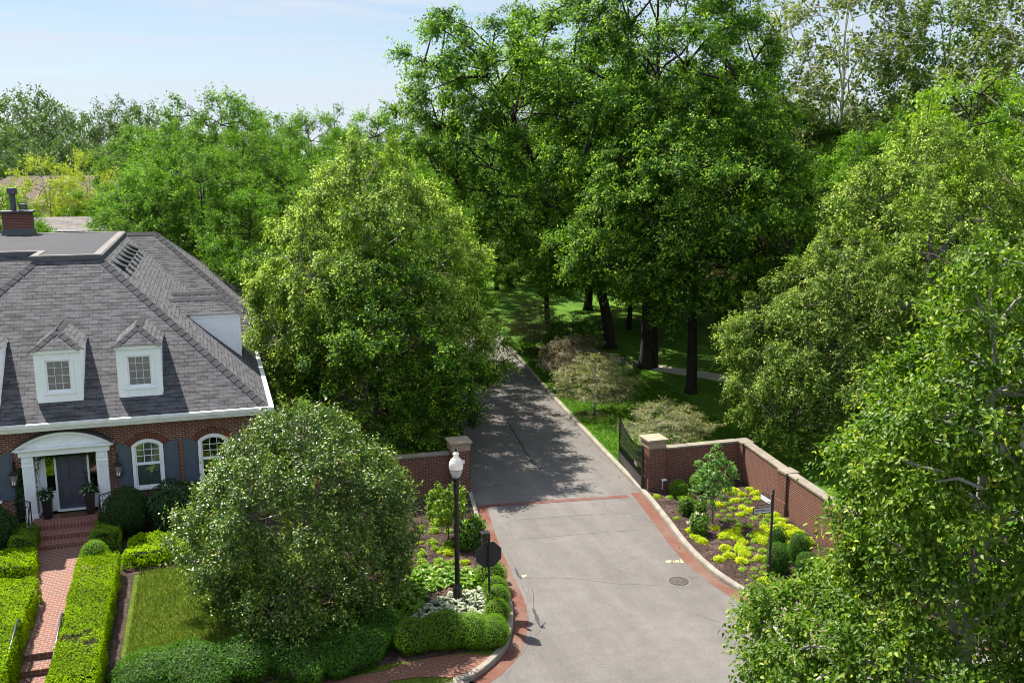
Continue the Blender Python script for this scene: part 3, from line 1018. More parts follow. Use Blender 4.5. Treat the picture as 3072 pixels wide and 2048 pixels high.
# vents under the deck edge
for i in range(6):
    y = 39.3 + i * 1.5
    x = -3.30; z = EZ + (1.62 - x) * T41
    v = MB()
    v.add([(x - .22, y - .3, z + .20), (x + .26, y - .3, z - .226 + .20), (x + .26, y + .3, z - .226 + .20), (x - .22, y + .3, z + .20),
           (x - .22, y - .3, z + .19), (x + .16, y - .3, z - .16), (x + .16, y + .3, z - .16), (x - .22, y + .3, z + .19)],
          [(0, 1, 2, 3), (1, 5, 6, 2), (0, 4, 5, 1), (3, 2, 6, 7), (4, 7, 6, 5)])
    v.add([(x - .26, y - .33, z + .235), (x + .32, y - .33, z - .278 + .235), (x + .32, y + .33, z - .278 + .235), (x - .26, y + .33, z + .235)], [(0, 1, 2, 3)])
    v.build('roof_vent', m_black, house, fixn=False)

# eaves: gutters, fascia, soffit
gu = MB()
for (y0, y1, z0, z1) in [(32.64, 32.80, 4.30, 4.42), (32.67, 32.80, 4.24, 4.298), (32.70, 32.80, 4.17, 4.238)]:
    gu.box(-11.5, 1.80 - (32.64 - y0) * -1, y0, y1, z0, z1)
gu.box(-11.5, 1.2, 32.803, 33.197, 4.17, 4.21)
gu.box(-11.5, 1.2, 33.13, 33.197, 4.05, 4.167)
front_gutter = gu.build('gutter', m_gutter, house, bevel=.012)
gu = MB()
gu.box(1.64, 1.80, 32.803, 44.1, 4.30, 4.42).box(1.64, 1.76, 32.803, 44.1, 4.17, 4.297).box(1.203, 1.637, 32.803, 44.4, 4.17, 4.21)
gu.build('gutter', m_gutter, house, bevel=.012)
gu = MB()
gu.box(1.81, 3.2, 43.94, 44.1, 4.28, 4.41).box(3.1, 3.24, 44.103, 55.1, 4.28, 4.41).box(1.81, 2.7, 44.103, 44.497, 4.17, 4.21)
gu.build('gutter', m_gutter, house, bevel=.012)
ds = MB().tube([(1.45, 32.74, 4.25), (1.42, 32.80, 4.1), (1.24, 33.08, 3.98), (1.20, 33.10, 3.85), (1.20, 33.10, .3)], .05, 8)
ds.build('downspout', m_gutter, house)
ds = MB().tube([(1.7, 44.0, 4.2), (1.55, 44.25, 4.0), (1.45, 44.42, 3.8), (1.45, 44.42, .3)], .045, 8)
ds.build('downspout', m_gutter, house)

# --- arched front windows
RA = (.25 + .22 ** 2) / (2 * .22); CZ = WZA - RA; TH = math.asin(.5 / RA)
def arch_loop(xc, hw, z0, zs, za, n=14):
    rise = za - zs; r = (hw * hw + rise * rise) / (2 * rise); cz = za - r; th = math.asin(hw / r)
    return [(xc - hw, z0)] + [(xc + r * math.sin(-th + 2 * th * i / n), cz + r * math.cos(-th + 2 * th * i / n)) for i in range(n + 1)] + [(xc + hw, z0)]
def ring(mb, o, i_, y0, y1):
    n = len(o)
    V = [(p[0], y0, p[1]) for p in o] + [(p[0], y0, p[1]) for p in i_] + [(p[0], y1, p[1]) for p in o] + [(p[0], y1, p[1]) for p in i_]
    F = []
    for k in range(n - 1):
        F += [(k, k + 1, n + k + 1, n + k), (2 * n + k + 1, 2 * n + k, 3 * n + k, 3 * n + k + 1), (k + 1, k, 2 * n + k, 2 * n + k + 1), (n + k, n + k + 1, 3 * n + k + 1, 3 * n + k)]
    F += [(0, n, 3 * n, 2 * n), (n - 1, 3 * n - 1, 4 * n - 1, 2 * n - 1)]
    mb.add(V, F)
def front_window(xc, blinds):
    fr = MB()
    ring(fr, arch_loop(xc, .498, WZ0, WZS, WZA), arch_loop(xc, .40, WZ0, WZS - .02, WZA - .10), 33.13, 33.30)
    fr.box(xc - .56, xc + .56, 33.08, 33.30, WZ0 - .07, WZ0 - .003)
    f = fr.build('window', m_white, house)
    sa = MB()
    ring(sa, arch_loop(xc, .398, 2.66, WZS - .022, WZA - .102), arch_loop(xc, .355, 2.70, WZS - .04, WZA - .15), 33.19, 33.25)
    sa.box(xc - .398, xc + .398, 33.18, 33.26, 2.62, 2.699)
    sa.box(xc - .398, xc - .355, 33.22, 33.27, WZ0 + .05, 2.617).box(xc + .355, xc + .398, 33.22, 33.27, WZ0 + .05, 2.617).box(xc - .398, xc + .398, 33.22, 33.27, WZ0, WZ0 + .047)
    sa.build('sash', m_white, f)
    mu = MB()
    for dx in (-.118, .118):
        mu.box(xc + dx - .009, xc + dx + .009, 33.205, 33.222, 2.70, WZA - .17)
    for z in (2.93, 3.14):
        mu.box(xc - .355, xc + .355, 33.206, 33.2215, z - .009, z + .009)
    mu.build('muntin', m_white, f)
    al = arch_loop(xc, .39, WZ0, WZS - .03, WZA - .11)
    MB().prism(al, lambda a, b: (a, 33.232, b), lambda a, b: (a, 33.236, b)).build('pane', glass, f)
    if blinds:
        bl = MB()
        z = WZ0 + .03
        while z < 3.36:
            bl.add([(xc - .40, 33.29, z), (xc + .40, 33.29, z), (xc + .40, 33.325, z + .038), (xc - .40, 33.325, z + .038)], [(0, 1, 2, 3)])
            z += .05
        bl.build('blind', m_blind, f)
    MB().box(xc - .5, xc + .5, 33.44, 33.49, WZ0, WZA).build('room_back', m_dark, f)
    va = MB()
    n = 17; te = TH + .05
    for k in range(n):
        a0 = -te + 2 * te * (k + .07) / n; a1 = -te + 2 * te * (k + .93) / n
        r0, r1 = RA + .003, RA + .215
        q = [(xc + r * math.sin(t), CZ + r * math.cos(t)) for r, t in ((r0, a0), (r0, a1), (r1, a1), (r1, a0))]
        va.prism(q, lambda a, b: (a, 33.178, b), lambda a, b: (a, 33.21, b))
    ab = va.build('brick_arch', m_voussoir, f)
    mo = MB()
    o = [(xc + (RA + .21) * math.sin(-te + 2 * te * k / 14), CZ + (RA + .21) * math.cos(-te + 2 * te * k / 14)) for k in range(15)]
    i_ = [(xc + (RA + .002) * math.sin(-te + 2 * te * k / 14), CZ + (RA + .002) * math.cos(-te + 2 * te * k / 14)) for k in range(15)]
    ring(mo, o, i_, 33.184, 33.33)
    mo.build('mortar_bed', m_mortar, f)
    for s in (-1, 1):
        xi, xo = xc + s * .52, xc + s * .97      # inner and outer edge
        tin, tout = 3.26, 3.44
        def top(t): return tin + (tout - tin) * math.sin(t * math.pi / 2)
        pts = [(xi, WZ0 - .02)] + [(xi + (xo - xi) * t, top(t)) for t in np.linspace(0, 1, 9)] + [(xo, WZ0 - .02)]
        sh = MB().prism(pts, lambda a, b: (a, 33.155, b), lambda a, b: (a, 33.195, b))
        so = sh.build('shutter', m_slate, house, bevel=.005)
        pn = MB()
        lo, hi = min(xi, xo), max(xi, xo)
        pn.box(lo + .085, hi - .085, 33.143, 33.154, WZ0 + .06, 2.36)
        q = [(xi + s * .085, 2.48)] + [(xi + s * (.085 + .28 * t), top(.19 + .62 * t) - .10) for t in np.linspace(0, 1, 7)] + [(xo - s * .085, 2.48)]
        pn.prism(q, lambda a, b: (a, 33.143, b), lambda a, b: (a, 33.154, b))
        pn.build('raised_panel', m_slate, so, bevel=.006)
        gr = MB()
        for z in (2.40, 2.44): gr.box(lo + .06, hi - .06, 33.150, 33.1545, z, z + .006)
        gr.build('moulding', m_slate, so)
front_window(WX[0], True); front_window(WX[1], True); front_window(WX[2], False)

# --- entrance
PC = -4.875
po = MB()
po.box(PC - 1.36, PC + 1.36, 32.90, 33.197, 3.30, 3.47)
po.box(PC - 1.43, PC + 1.43, 32.84, 33.197, 3.473, 3.52)
po.box(PC - 1.50, PC + 1.50, 32.78, 33.197, 3.523, 3.57)
portico = po.build('portico', m_white, house, bevel=.008)
hw_, rise = 1.48, .50
rp_ = (hw_ ** 2 + rise ** 2) / (2 * rise); cz_ = 3.573 + rise - rp_; th_ = math.asin(hw_ / rp_)
arc = lambda r, k, n=26: (PC + r * math.sin(-th_ + 2 * th_ * k / n), cz_ + r * math.cos(-th_ + 2 * th_ * k / n))
ty = [(PC - hw_ + .12, 3.573)] + [p for p in [arc(rp_ - .06, k) for k in range(27)] if p[1] > 3.58] + [(PC + hw_ - .12, 3.573)]
MB().prism(ty, lambda a, b: (a, 32.93, b), lambda a, b: (a, 33.19, b)).build('tympanum', m_white, portico)
pm = MB()
for (d0, d1, y) in [(0, -.055, 32.79), (-.058, -.10, 32.85), (-.103, -.135, 32.89), (-.25, -.265, 32.92)]:
    o = [p for p in (arc(rp_ + d0, k) for k in range(27))]; i_ = [arc(rp_ + d1, k) for k in range(27)]
    if d0 < -.2:
        o, i_ = o[4:-4], i_[4:-4]
    ring(pm, [(a, max(b, 3.573)) for a, b in o], [(a, max(b, 3.573)) for a, b in i_], y, 33.18)
for dg in (-76, -50, -25, 0, 25, 50, 76):
    a_ = R(dg); rl = 1.02 if abs(dg) > 70 else (.62 if abs(dg) > 40 else .27)
    rl = min(rl, 1.0)
    p0 = (PC + .12 * math.sin(a_), 3.575 + .12 * math.cos(a_)); p1 = (PC + rl * math.sin(a_), 3.575 + rl * math.cos(a_))
    dx, dz = math.cos(a_) * .009, -math.sin(a_) * .009
    q = [(p0[0] - dx, p0[1] - dz), (p0[0] + dx, p0[1] + dz), (p1[0] + dx, p1[1] + dz), (p1[0] - dx, p1[1] - dz)]
    pm.prism(q, lambda a, b: (a, 32.915, b), lambda a, b: (a, 32.935, b))
hb = [(PC + .11 * math.cos(t), 3.575 + .11 * math.sin(t)) for t in np.linspace(0, math.pi, 10)]
pm.prism(hb, lambda a, b: (a, 32.91, b), lambda a, b: (a, 32.935, b))
pm.build('sunburst_moulding', m_white, portico)
rc = MB()
for k in range(26):
    a0, a1 = arc(rp_ + .004, k), arc(rp_ + .004, k + 1); b0, b1 = arc(rp_ + .022, k), arc(rp_ + .022, k + 1)
    rc.prism([a0, a1, b1, b0], lambda a, b: (a, 32.76, b), lambda a, b: (a, 33.197, b))
rc.build('metal_roof', m_lead, portico)
for s in (-1, 1):
    cx_ = PC + s * 1.115
    pl = MB().box(cx_ - .17, cx_ + .17, 32.96, 33.197, .72, 3.297)
    for k in range(7):
        x = cx_ - .13 + k * .0433
        pl.box(x - .013, x + .013, 32.948, 32.958, 1.42, 2.93)
    pl.box(cx_ - .20, cx_ + .20, 32.93, 33.197, .722, 1.30)
    pl.box(cx_ - .19, cx_ + .19, 32.935, 32.957, 2.96, 3.0)
    pl.box(cx_ - .085, cx_ + .085, 32.94, 32.958, 3.06, 3.22)
    pl.box(cx_ - .05, cx_ + .05, 32.93, 32.939, 3.09, 3.19)
    pl.build('pilaster', m_white, portico, bevel=.005)
en = MB()
en.box(-5.80, -3.94, 33.56, 33.62, 1.2, 3.32)
en.box(-5.797, -5.76, 33.2, 33.557, 1.2, 3.32).box(-3.98, -3.943, 33.2, 33.557, 1.2, 3.32)
for x0, x1 in ((-5.60, -5.56), (-5.30, -5.24), (-4.30, -4.24), (-3.99, -3.95)):
    en.box(x0, x1, 33.50, 33.557, 1.2, 3.317)
for x0, x1 in ((-5.557, -5.303), (-4.237, -3.993)):
    en.box(x0, x1, 33.51, 33.557, 1.2, 1.9); en.box(x0, x1, 33.51, 33.557, 3.22, 3.317); en.box(x0 + .04, x1 - .04, 33.495, 33.508, 1.3, 1.78)
en.box(-5.237, -4.303, 33.50, 33.557, 3.27, 3.317)
en.box(-5.30, -4.24, 33.36, 33.50, 1.203, 1.25)
surr = en.build('door_surround', m_white, house, bevel=.004)
for x0, x1 in ((-5.557, -5.303), (-4.237, -3.993)):
    MB().box(x0, x1, 33.54, 33.555, 1.903, 3.217).build('backing', m_dark, surr)
    MB().box(x0, x1, 33.527, 33.531, 1.903, 3.217).build('sidelight', glass, surr)
dr = MB().box(-5.235, -4.305, 33.515, 33.556, 1.25, 3.268)
door = dr.build('front_door', m_door, house)
dp = MB()
for x0, x1 in ((-5.135, -4.83), (-4.71, -4.405)):
    for z0, z1 in ((1.42, 2.08), (2.24, 3.12)):
        dp.box(x0, x1, 33.500, 33.5145, z0, z1); dp.box(x0 + .05, x1 - .05, 33.474, 33.499, z0 + .05, z1 - .05)
dp.build('door_panel', m_door, door, bevel=.006)
dh = MB().tube([(-4.36, 33.51, 2.05), (-4.36, 33.45, 2.08), (-4.36, 33.45, 2.26), (-4.36, 33.51, 2.29)], .014, 8).lathe([(.035, 0), (.035, .02), (.0, .03)], (-4.36, 33.50, 2.42), 12)
dh.build('door_handle', m_black, door)
# wall lanterns
m_lampglass = plain('lantern_glass', (.30, .28, .21), .15, .5, var=.1)
for x in (PC - 1.56, PC + 1.58):
    la = MB()
    la.tube([(x, 33.18, 3.06), (x, 33.10, 3.12), (x, 33.02, 3.04), (x, 33.02, 2.86)], .018, 8)
    la.box(x - .05, x + .05, 33.165, 33.197, 2.80, 3.10)
    la.lathe([(.03, .52), (.05, .56), (.13, .57), (.15, .60), (.07, .68), (.03, .72)], (x, 33.02, 2.14), 4)
    la.lathe([(.12, .30), (.13, .28), (.03, .22), (.0, .2)], (x, 33.02, 2.08), 4)
    for dx in (-.085, .085):
        for dy in (-.085, .085):
            la.box(x + dx - .008, x + dx + .008, 33.02 + dy - .008, 33.02 + dy + .008, 2.37, 2.72)
    lo_ = la.build('wall_lantern', m_black, house)
    MB().lathe([(.08, 0), (.115, .33)], (x, 33.02, 2.385), 4).build('lantern_glass', m_lampglass, lo_)
    cn = MB()
    for dx in (-.03, .03): cn.tube([(x + dx, 32.93, 2.40), (x + dx, 32.93, 2.50)], .014, 6)
    cn.build('candle', m_white, lo_)

# --- dormers
def dormer(M, label=None, window=True):
    W_, Ht = 1.36, 1.70
    hw = W_ / 2
    fr = MB()
    ox, z0, z1 = .375, .36, 1.39
    fr.box(-hw, -ox, 0, .07, 0, Ht).box(ox, hw, 0, .07, 0, Ht).box(-ox + .001, ox - .001, 0, .07, z1, Ht).box(-ox + .001, ox - .001, 0, .07, 0, z0)
    fr.box(-ox - .09, -ox, -.022, -.002, z0 - .09, z1 + .09).box(ox, ox + .09, -.022, -.002, z0 - .09, z1 + .09)
    fr.box(-ox + .001, ox - .001, -.022, -.002, z1, z1 + .09).box(-ox - .12, ox + .12, -.035, -.002, z0 - .1, z0 - .03)
    for s in (-1, 1):
        x0, x1 = (s * hw, s * (hw - .05))
        tri = [(.07, .02), (.07, Ht), (Ht / T41, Ht)]
        fr.prism(tri, lambda a, b: (x0, a, b), lambda a, b: (x1, a, b))
        for (a0, b0, a1, b1) in [(.0, .0, .0, Ht)]:
            fr.box(min(s * hw, s * (hw + .018)), max(s * hw, s * (hw + .018)), 0.0, .11, .10, Ht - .005)
        fr.box(min(s * (hw + .001), s * (hw + .02)), max(s * (hw + .001), s * (hw + .02)), .112, Ht / T41 - .1, Ht - .1, Ht - .006)
    fr.box(-hw - .035, hw + .035, -.08, Ht / T41 - .1, Ht + .001, Ht + .035)
    fr.box(-hw - .05, hw + .05, -.06, -.024, Ht - .08, Ht)
    d = fr.xf(M).build('dormer', m_white, house, bevel=.006)
    if label: d['label'] = label
    e = hw + .07; yf = -.12; rz = Ht + .60; ze = Ht + .045; ap = yf + .70
    rr = MB().add([(-e, yf, ze), (e, yf, ze), (0, ap, rz), (e, (ze + .02) / T41, ze), (0, (rz + .03) / T41, rz), (-e, (ze + .02) / T41, ze)],
                  [(0, 1, 2), (1, 3, 4, 2), (0, 2, 4, 5)])
    rr.xf(M).build('dormer_roof', m_shing, d, fixn=False)
    n_f = np.cross(np.array((2 * e, 0, 0)), np.array((e, .70, rz - ze))); n_r = np.cross(np.array((0, 1, 0)), np.array((-e, 0, rz - ze))); n_r = n_r if n_r[2] > 0 else -n_r
    n_l = n_r * np.array([-1, 1, 1])
    for hip in (((e, yf, ze), (0, ap, rz), n_f, n_r), ((-e, yf, ze), (0, ap, rz), n_f, n_l), ((0, ap - .05, rz), (0, rz / T41, rz), n_r, n_l)):
        cm = MB(); caps(cm, *hip, .24, .15, .008); cm.xf(M).build('ridge_cap', m_cap, d, fixn=False)
    if window:
        sa = MB().box(-ox, -ox + .05, .02, .06, z0, z1).box(ox - .05, ox, .02, .06, z0, z1).box(-ox + .051, ox - .051, .02, .06, z1 - .05, z1).box(-ox + .051, ox - .051, .02, .06, z0, z0 + .05)
        for dx in (-.11, .11): sa.box(dx - .005, dx + .005, .03, .042, z0 + .05, z1 - .05)
        for k in (1, 2, 3): sa.box(-ox + .05, ox - .05, .031, .0415, z0 + (z1 - z0) * k / 4 - .005, z0 + (z1 - z0) * k / 4 + .005)
        sa.xf(M).build('sash', m_white, d)
        MB().box(-ox + .04, ox - .04, .050, .053, z0 + .04, z1 - .04).xf(M).build('pane', glass, d)
        bl = MB(); z = z0 + .02
        while z < z1 - .03:
            bl.add([(-ox + .01, .085, z), (ox - .01, .085, z), (ox - .01, .12, z + .042), (-ox + .01, .12, z + .042)], [(0, 1, 2, 3)]); z += .055
        bl.xf(M).build('blind', m_blind, d)
        MB().box(-ox, ox, .20, .22, z0, z1).xf(M).build('room_back', m_dark, d)
for x in (-7.36, -4.90, -2.435):
    dormer(Matrix.Translation((x, 33.40, 4.93)))
for y in (39.76, 41.56):
    dormer(Matrix.Translation((1.0, y, 4.95)) @ Matrix.Rotation(math.pi / 2, 4, 'Z'))
# --- chimney
m_chim = brick('chimney_brick', (.20, .06, .045), (.13, .048, .04), (.28, .22, .19), .215, .0715, .008, stain=.3)
ch = MB().box(-8.95, -7.75, 49.0, 49.8, DZ - .3, 10.25).box(-8.98, -7.72, 48.97, 49.83, 10.0, 10.06)
chim = ch.build('chimney', m_chim, house)
MB().prism([(-9.02, 48.9), (-7.68, 48.9), (-7.68, 49.9), (-9.02, 49.9)], lambda a, b: (a, b, DZ + .05), lambda a, b: (a * .94 - 8.35 * .06, b * .94 + 49.4 * .06, DZ + .32)).build('flashing', m_lead, chim)
MB().box(-9.06, -7.64, 48.88, 49.92, 10.253, 10.33).build('chimney_cap', m_lead, chim, bevel=.01)
MB().lathe([(.13, 0), (.13, .72), (.15, .74), (.22, .76), (.22, 1.02), (.05, 1.04)], (-8.5, 49.4, 10.33), 16).build('flue', m_lead, chim)
cw = MB()
for z in (0, .08, .16): cw.box(-8.24, -7.92, 49.2, 49.6, 10.38 + z, 10.42 + z)
for x in (-8.22, -7.96):
    for y in (49.22, 49.56): cw.box(x - .015, x + .015, y - .015, y + .015, 10.33, 10.72)
cw.box(-8.28, -7.88, 49.16, 49.64, 10.62, 10.64)
cw.build('cowl', m_lead, chim)

# ================================================================== houses behind
m_stone = None
def stonemat():
    b = NB('rubble_stone')
    g = b.n('NewGeometry').outputs['Position']
    v = b.n('TexVoronoi', Vector=g, Scale=2.6); d = b.n('TexVoronoi', dict(feature='DISTANCE_TO_EDGE'), Vector=g, Scale=2.6).outputs['Distance']
    c = b.ramp(b.n('SeparateColor', Color=v.outputs['Color']).outputs[0], [(0, (.30, .28, .25)), (.45, (.42, .37, .30)), (.75, (.36, .34, .33)), (.92, (.42, .26, .13))])
    c = b.mix(b.math('LESS_THAN', d, .035), c, (.35, .32, .29))
    return b.done(b.n('BsdfPrincipled', Base_Color=c, Roughness=.9).outputs[0])
m_stone = stonemat()
m_stucco = plain('white_stucco', (.66, .65, .62), .8, .2, var=.06)
h1 = thing('shingled_house', 'low house with grey brown shingled roofs and a stone chimney behind the brick house', 'house', (-11, 70, .3))
MB().box(-16.5, -5.2, 63.5, 83.5, 0, 5.2).build('wall', m_stucco, h1)
def gable_x(mb, x0, x1, y0, ym, y1, ze, zr, hip=0.0):
    mb.add([(x0, y0, ze), (x1, y0, ze), (x1 - hip, ym, zr), (x0 + hip, ym, zr), (x0, y1, ze), (x1, y1, ze)], [(0, 1, 2, 3), (5, 4, 3, 2), (0, 3, 4), (1, 5, 2)])
r1 = MB(); gable_x(r1, -18.5, -4.6, 60.5, 66, 71.5, 5.0, 8.25); gable_x(r1, -17.2, -2.5, 71.6, 77.0, 84.5, 5.6, 8.45, 3.0)
ro1 = r1.build('roof', m_shing2, h1)
cm = MB(); caps(cm, (-18.3, 66, 8.25), (-4.7, 66, 8.25), (0, -.5, .86), (0, .5, .86), .35, .22, .03)
cm.build('ridge_cap', m_lead, ro1, fixn=False)
c1 = MB().box(-13.5, -11.9, 63.6, 64.6, 5, 8.55).build('chimney', m_stone, h1)
MB().box(-13.56, -11.84, 63.54, 64.66, 8.553, 8.63).box(-13.0, -12.4, 63.8, 64.4, 8.633, 8.95).build('chimney_cap', m_lead, c1)
for i, (x, y) in enumerate(((-9.6, 73.4), (-8.6, 74.4))):
    z = 5.6 + (y - 71.6) * (8.45 - 5.6) / 5.4
    vp = [(x, y, z - .1), (x, y, z + .25), (x + .06, y, z + .36), (x + .2, y, z + .38), (x + .28, y, z + .25)]
    MB().tube(vp, .06, 8).build('vent_pipe', m_white, h1)
MB().tube([(-10.4, 63.2, 6.4), (-10.4, 63.2, 7.0)], .07, 8).build('vent_pipe', m_white, h1)
h2 = thing('stucco_house', 'far white walled house with brown roofs half hidden by the yellow green tree', 'house', (-14, 101, 0))
wl = MB().box(-20.5, -6.5, 98, 112, -.1, 8.5).build('wall', m_stucco, h2)
r2 = MB(); gable_x(r2, -21.5, -6.0, 96.8, 104, 111.5, 8.35, 10.9, 3.5); gable_x(r2, -10.5, -4.5, 94.5, 98.5, 102, 7.2, 9.9, 1.5)
r2.build('roof', m_shing3, h2)
MB().box(-10.0, -5.0, 95.5, 97.997, -.1, 7.2).build('wall', m_stucco, h2)
dq = MB(); dq.add([(-10.6, 94.0, 5.6), (-8.2, 94.0, 5.6), (-9.3, 95.4, 8.4), (-9.0, 95.4, 8.4)], [(0, 1, 3, 2)])
dq.add([(-17.5, 96.7, 6.9), (-15.2, 96.7, 5.4), (-15.2, 97.9, 5.5), (-17.5, 97.9, 7.2)], [(0, 1, 2, 3)])
dq.build('porch_roof', m_lead, h2)
ww = MB()
for x in (-13.2, -11.6): ww.box(x - .35, x + .35, 97.9, 97.99, 5.6, 7.0)
ww.build('window', m_dark, h2)
# red paved terrace far off in the park
tp_ = [(47.5, 89), (55, 87), (57.5, 95), (49.5, 97.5)]
tag(MB().add([(x, y, .15) for x, y in tp_], [(0, 1, 2, 3)]).build('brick_terrace', brick('terrace_brick', (.42, .15, .10), (.36, .13, .09), (.3, .2, .17), .3, .15, .01)), kind='structure')
tw = MB().obox((49.5, 97.6), (57.6, 95.1), .35, .1, .95).obox((57.7, 95.0), (55.1, 86.9), .35, .1, .75).build('terrace_wall', m_brick)
tag(tw, 'low brick wall round the far red terrace under the park trees', 'wall')
# ================================================================== gate walls, gates, lamp, signs
m_gbrick = brick('gate_brick', (.14, .036, .021), (.075, .025, .018), (.33, .25, .20), .215, .0735, .010, stain=.25)
m_limestone = plain('limestone', (.31, .25, .175), .85, .2, var=.14, scale=3, bump=.2)
m_coping = plain('coping_stone', (.22, .19, .15), .85, .2, var=.22, scale=2.2, bump=.3)

def pier(root, x0, x1, y0, y1, z1=1.80, cap=True):
    p = MB().box(x0, x1, y0, y1, .62, z1).box(x0 - .035, x1 + .035, y0 - .035, y1 + .035, -.05, .617).build('pier', m_gbrick, root)
    if cap:
        c = MB().box(x0 - .02, x1 + .02, y0 - .02, y1 + .02, z1 + .003, z1 + .29)
        c.prism([(x0 - .09, y0 - .09), (x1 + .09, y0 - .09), (x1 + .09, y1 + .09), (x0 - .09, y1 + .09)], lambda a, b: (a, b, z1 + .293), lambda a, b: (a, b, z1 + .37))
        c.build('pier_cap', m_limestone, p, bevel=.012)
    return p
wr = thing('brick_wall', 'brick garden wall with stone coping from the right gate pier round the yellow flower bed', 'wall', (17.5, 32.4, .12))
pier(wr, 15.60, 16.28, 32.02, 32.70)
def panel(root, p0, p1, z1=1.62):
    MB().obox(p0, p1, .30, -.05, z1).build('wall_panel', m_gbrick, root)
    a, b_ = np.array(p0), np.array(p1); d = (b_ - a) / np.linalg.norm(b_ - a)
    L = np.linalg.norm(b_ - a); n = max(1, int(round(L / 1.2)))
    cp = MB()
    for i in range(n):
        cp.obox(a + d * (L * i / n + .004), a + d * (L * (i + 1) / n - .004), .37, z1 + .003, z1 + .085)
    cp.build('coping', m_coping, root, bevel=.012)
panel(wr, (16.285, 32.45), (19.60, 32.45))
pier(wr, 19.605, 20.10, 31.95, 32.55, 1.63, False)
MB().box(19.585, 20.12, 31.93, 32.57, 1.633, 1.715).build('coping', m_coping, wr, bevel=.012)
panel(wr, (19.83, 31.94), (19.42, 28.75))
pier(wr, 19.13, 19.63, 28.20, 28.74, 1.63, False)
MB().box(19.10, 19.66, 28.17, 28.77, 1.633, 1.73).build('coping', m_coping, wr, bevel=.012)
panel(wr, (19.36, 28.18), (18.95, 24.3))
pier(wr, 18.68, 19.20, 23.74, 24.28, 1.74, False)
panel(wr, (18.93, 23.72), (18.8, 20.5))
wl_ = thing('brick_wall', 'red brick garden wall with pale coping beside the left gate, partly behind the glossy tree', 'wall', (6.5, 34.3, .12))
pier(wl_, 8.32, 9.02, 33.95, 34.65, 1.80)
panel(wl_, (3.2, 34.35), (8.31, 34.35))
MB().box(8.72, 8.80, 33.90, 33.947, 1.32, 1.46).build('gate_sensor', m_white, wl_)
# little floodlight on the right pier
MB().box(16.12, 16.3, 31.88, 31.98, .52, .57).tube([(16.16, 31.97, .15), (16.17, 31.94, .5)], .015, 6).build('spotlight', m_white, wr)

def gate(label, p0, p1, sign):
    """leaf hinged at p0, swung open to p1 (plan)"""
    t = thing('iron_gate', label, 'gate', (p0[0], p0[1], .1), 'iron gate leaves swung open')
    a = np.array(p0); b_ = np.array(p1); L = np.linalg.norm(b_ - a); d = (b_ - a) / L
    P = lambda s, z: (*(a + d * s), z)
    topz = lambda s: 1.62 - .22 * math.sin(math.pi * min(1, s / L)) + .30 * (s / L) ** 2
    fr = MB()
    fr.tube([P(0, .12), P(0, 1.82)], .035, 4); fr.tube([P(L, .12), P(L, 2.0)], .03, 4)
    for z in (.16, .56, 1.02):
        fr.tube([P(0, z), P(L, z)], .024, 4)
    for o in (0, -.30):
        fr.tube([P(s, topz(s) + o) for s in np.linspace(0, L, 14)], .022, 4)
    fr.build('gate_frame', m_black, t)
    MB().obox(a + d * .04, a + d * (L - .03), .012, .17, .55).build('kick_panel', m_black, t)
    pk = MB(); n = int(L / .125)
    for i in range(1, n):
        s = L * i / n
        pk.tube([P(s, .56), P(s, topz(s) + .10)], .014, 5)
        pk.tube([P(s, topz(s) + .10), P(s, topz(s) + .13), P(s, topz(s) + .22)], [.012, .024, .001], 5)
        s2 = L * (i - .5) / n
        pk.tube([P(s2, .56), P(s2, .80), P(s2, .90)], [.009, .009, .001], 5)
    pk.build('picket', m_black, t)
    hp = MB().tube([P(-.12, .05), P(-.12, 1.78)], .04, 6)
    for z in (.35, 1.0, 1.7): hp.tube([P(-.12, z), P(0, z)], .02, 5)
    hp.build('hinge_post', m_black, t)
    if sign:
        MB().obox(a + d * .55 + np.array([-.03, 0]), a + d * 1.0 + np.array([-.03, 0]), .01, .80, .96).build('plate', plain('plate_brown', (.16, .12, .11), .6, .3), t)
gate('open black iron gate leaf with curved spiked top at the right pier', (15.50, 32.42), (16.02, 35.75), True)
gate('open black iron gate leaf seen nearly edge on beside the left pier', (9.14, 34.55), (9.62, 37.9), False)

# --- street lamp
def lampglass():
    b = NB('lamp_globe')
    d = b.n('BsdfPrincipled', Base_Color=(.82, .80, .80, 1), Roughness=.16)
    d.inputs['Specular IOR Level'].default_value = .6
    t = b.n('BsdfTranslucent', Color=(.85, .82, .80, 1))
    tr = b.n('BsdfTransparent', Color=(.95, .95, .95, 1))
    m1 = b.n('MixShader', Fac=.35, _1=d.outputs[0], _2=t.outputs[0])
    return b.done(b.n('MixShader', Fac=.22, _1=m1.outputs[0], _2=tr.outputs[0]).outputs[0])
lx, ly = 6.29, 25.2
lp = thing('street_lamp', 'tall black lamp post with a white acorn globe standing in the white edged hostas', 'street lamp', (lx, ly, .14))
pr_ = [(.17, 0), (.17, .10), (.13, .16), (.13, .42), (.10, .48), (.075, .55)]
MB().lathe(pr_, (lx, ly, .14), 20).build('lamp_base', m_black, lp)
po_ = MB(); nf = 14
V = []; F = []
for j, z in enumerate((.69, 3.42)):
    r = .072 if j == 0 else .062
    for k in range(nf * 2):
        q = math.pi * k / nf; rr_ = r * (1.0 if k % 2 else .90)
        V.append((lx + rr_ * math.cos(q), ly + rr_ * math.sin(q), z))
for k in range(nf * 2): F.append((k, (k + 1) % (nf * 2), (k + 1) % (nf * 2) + nf * 2, k + nf * 2))
po_.add(V, F).build('pole', m_black, lp)
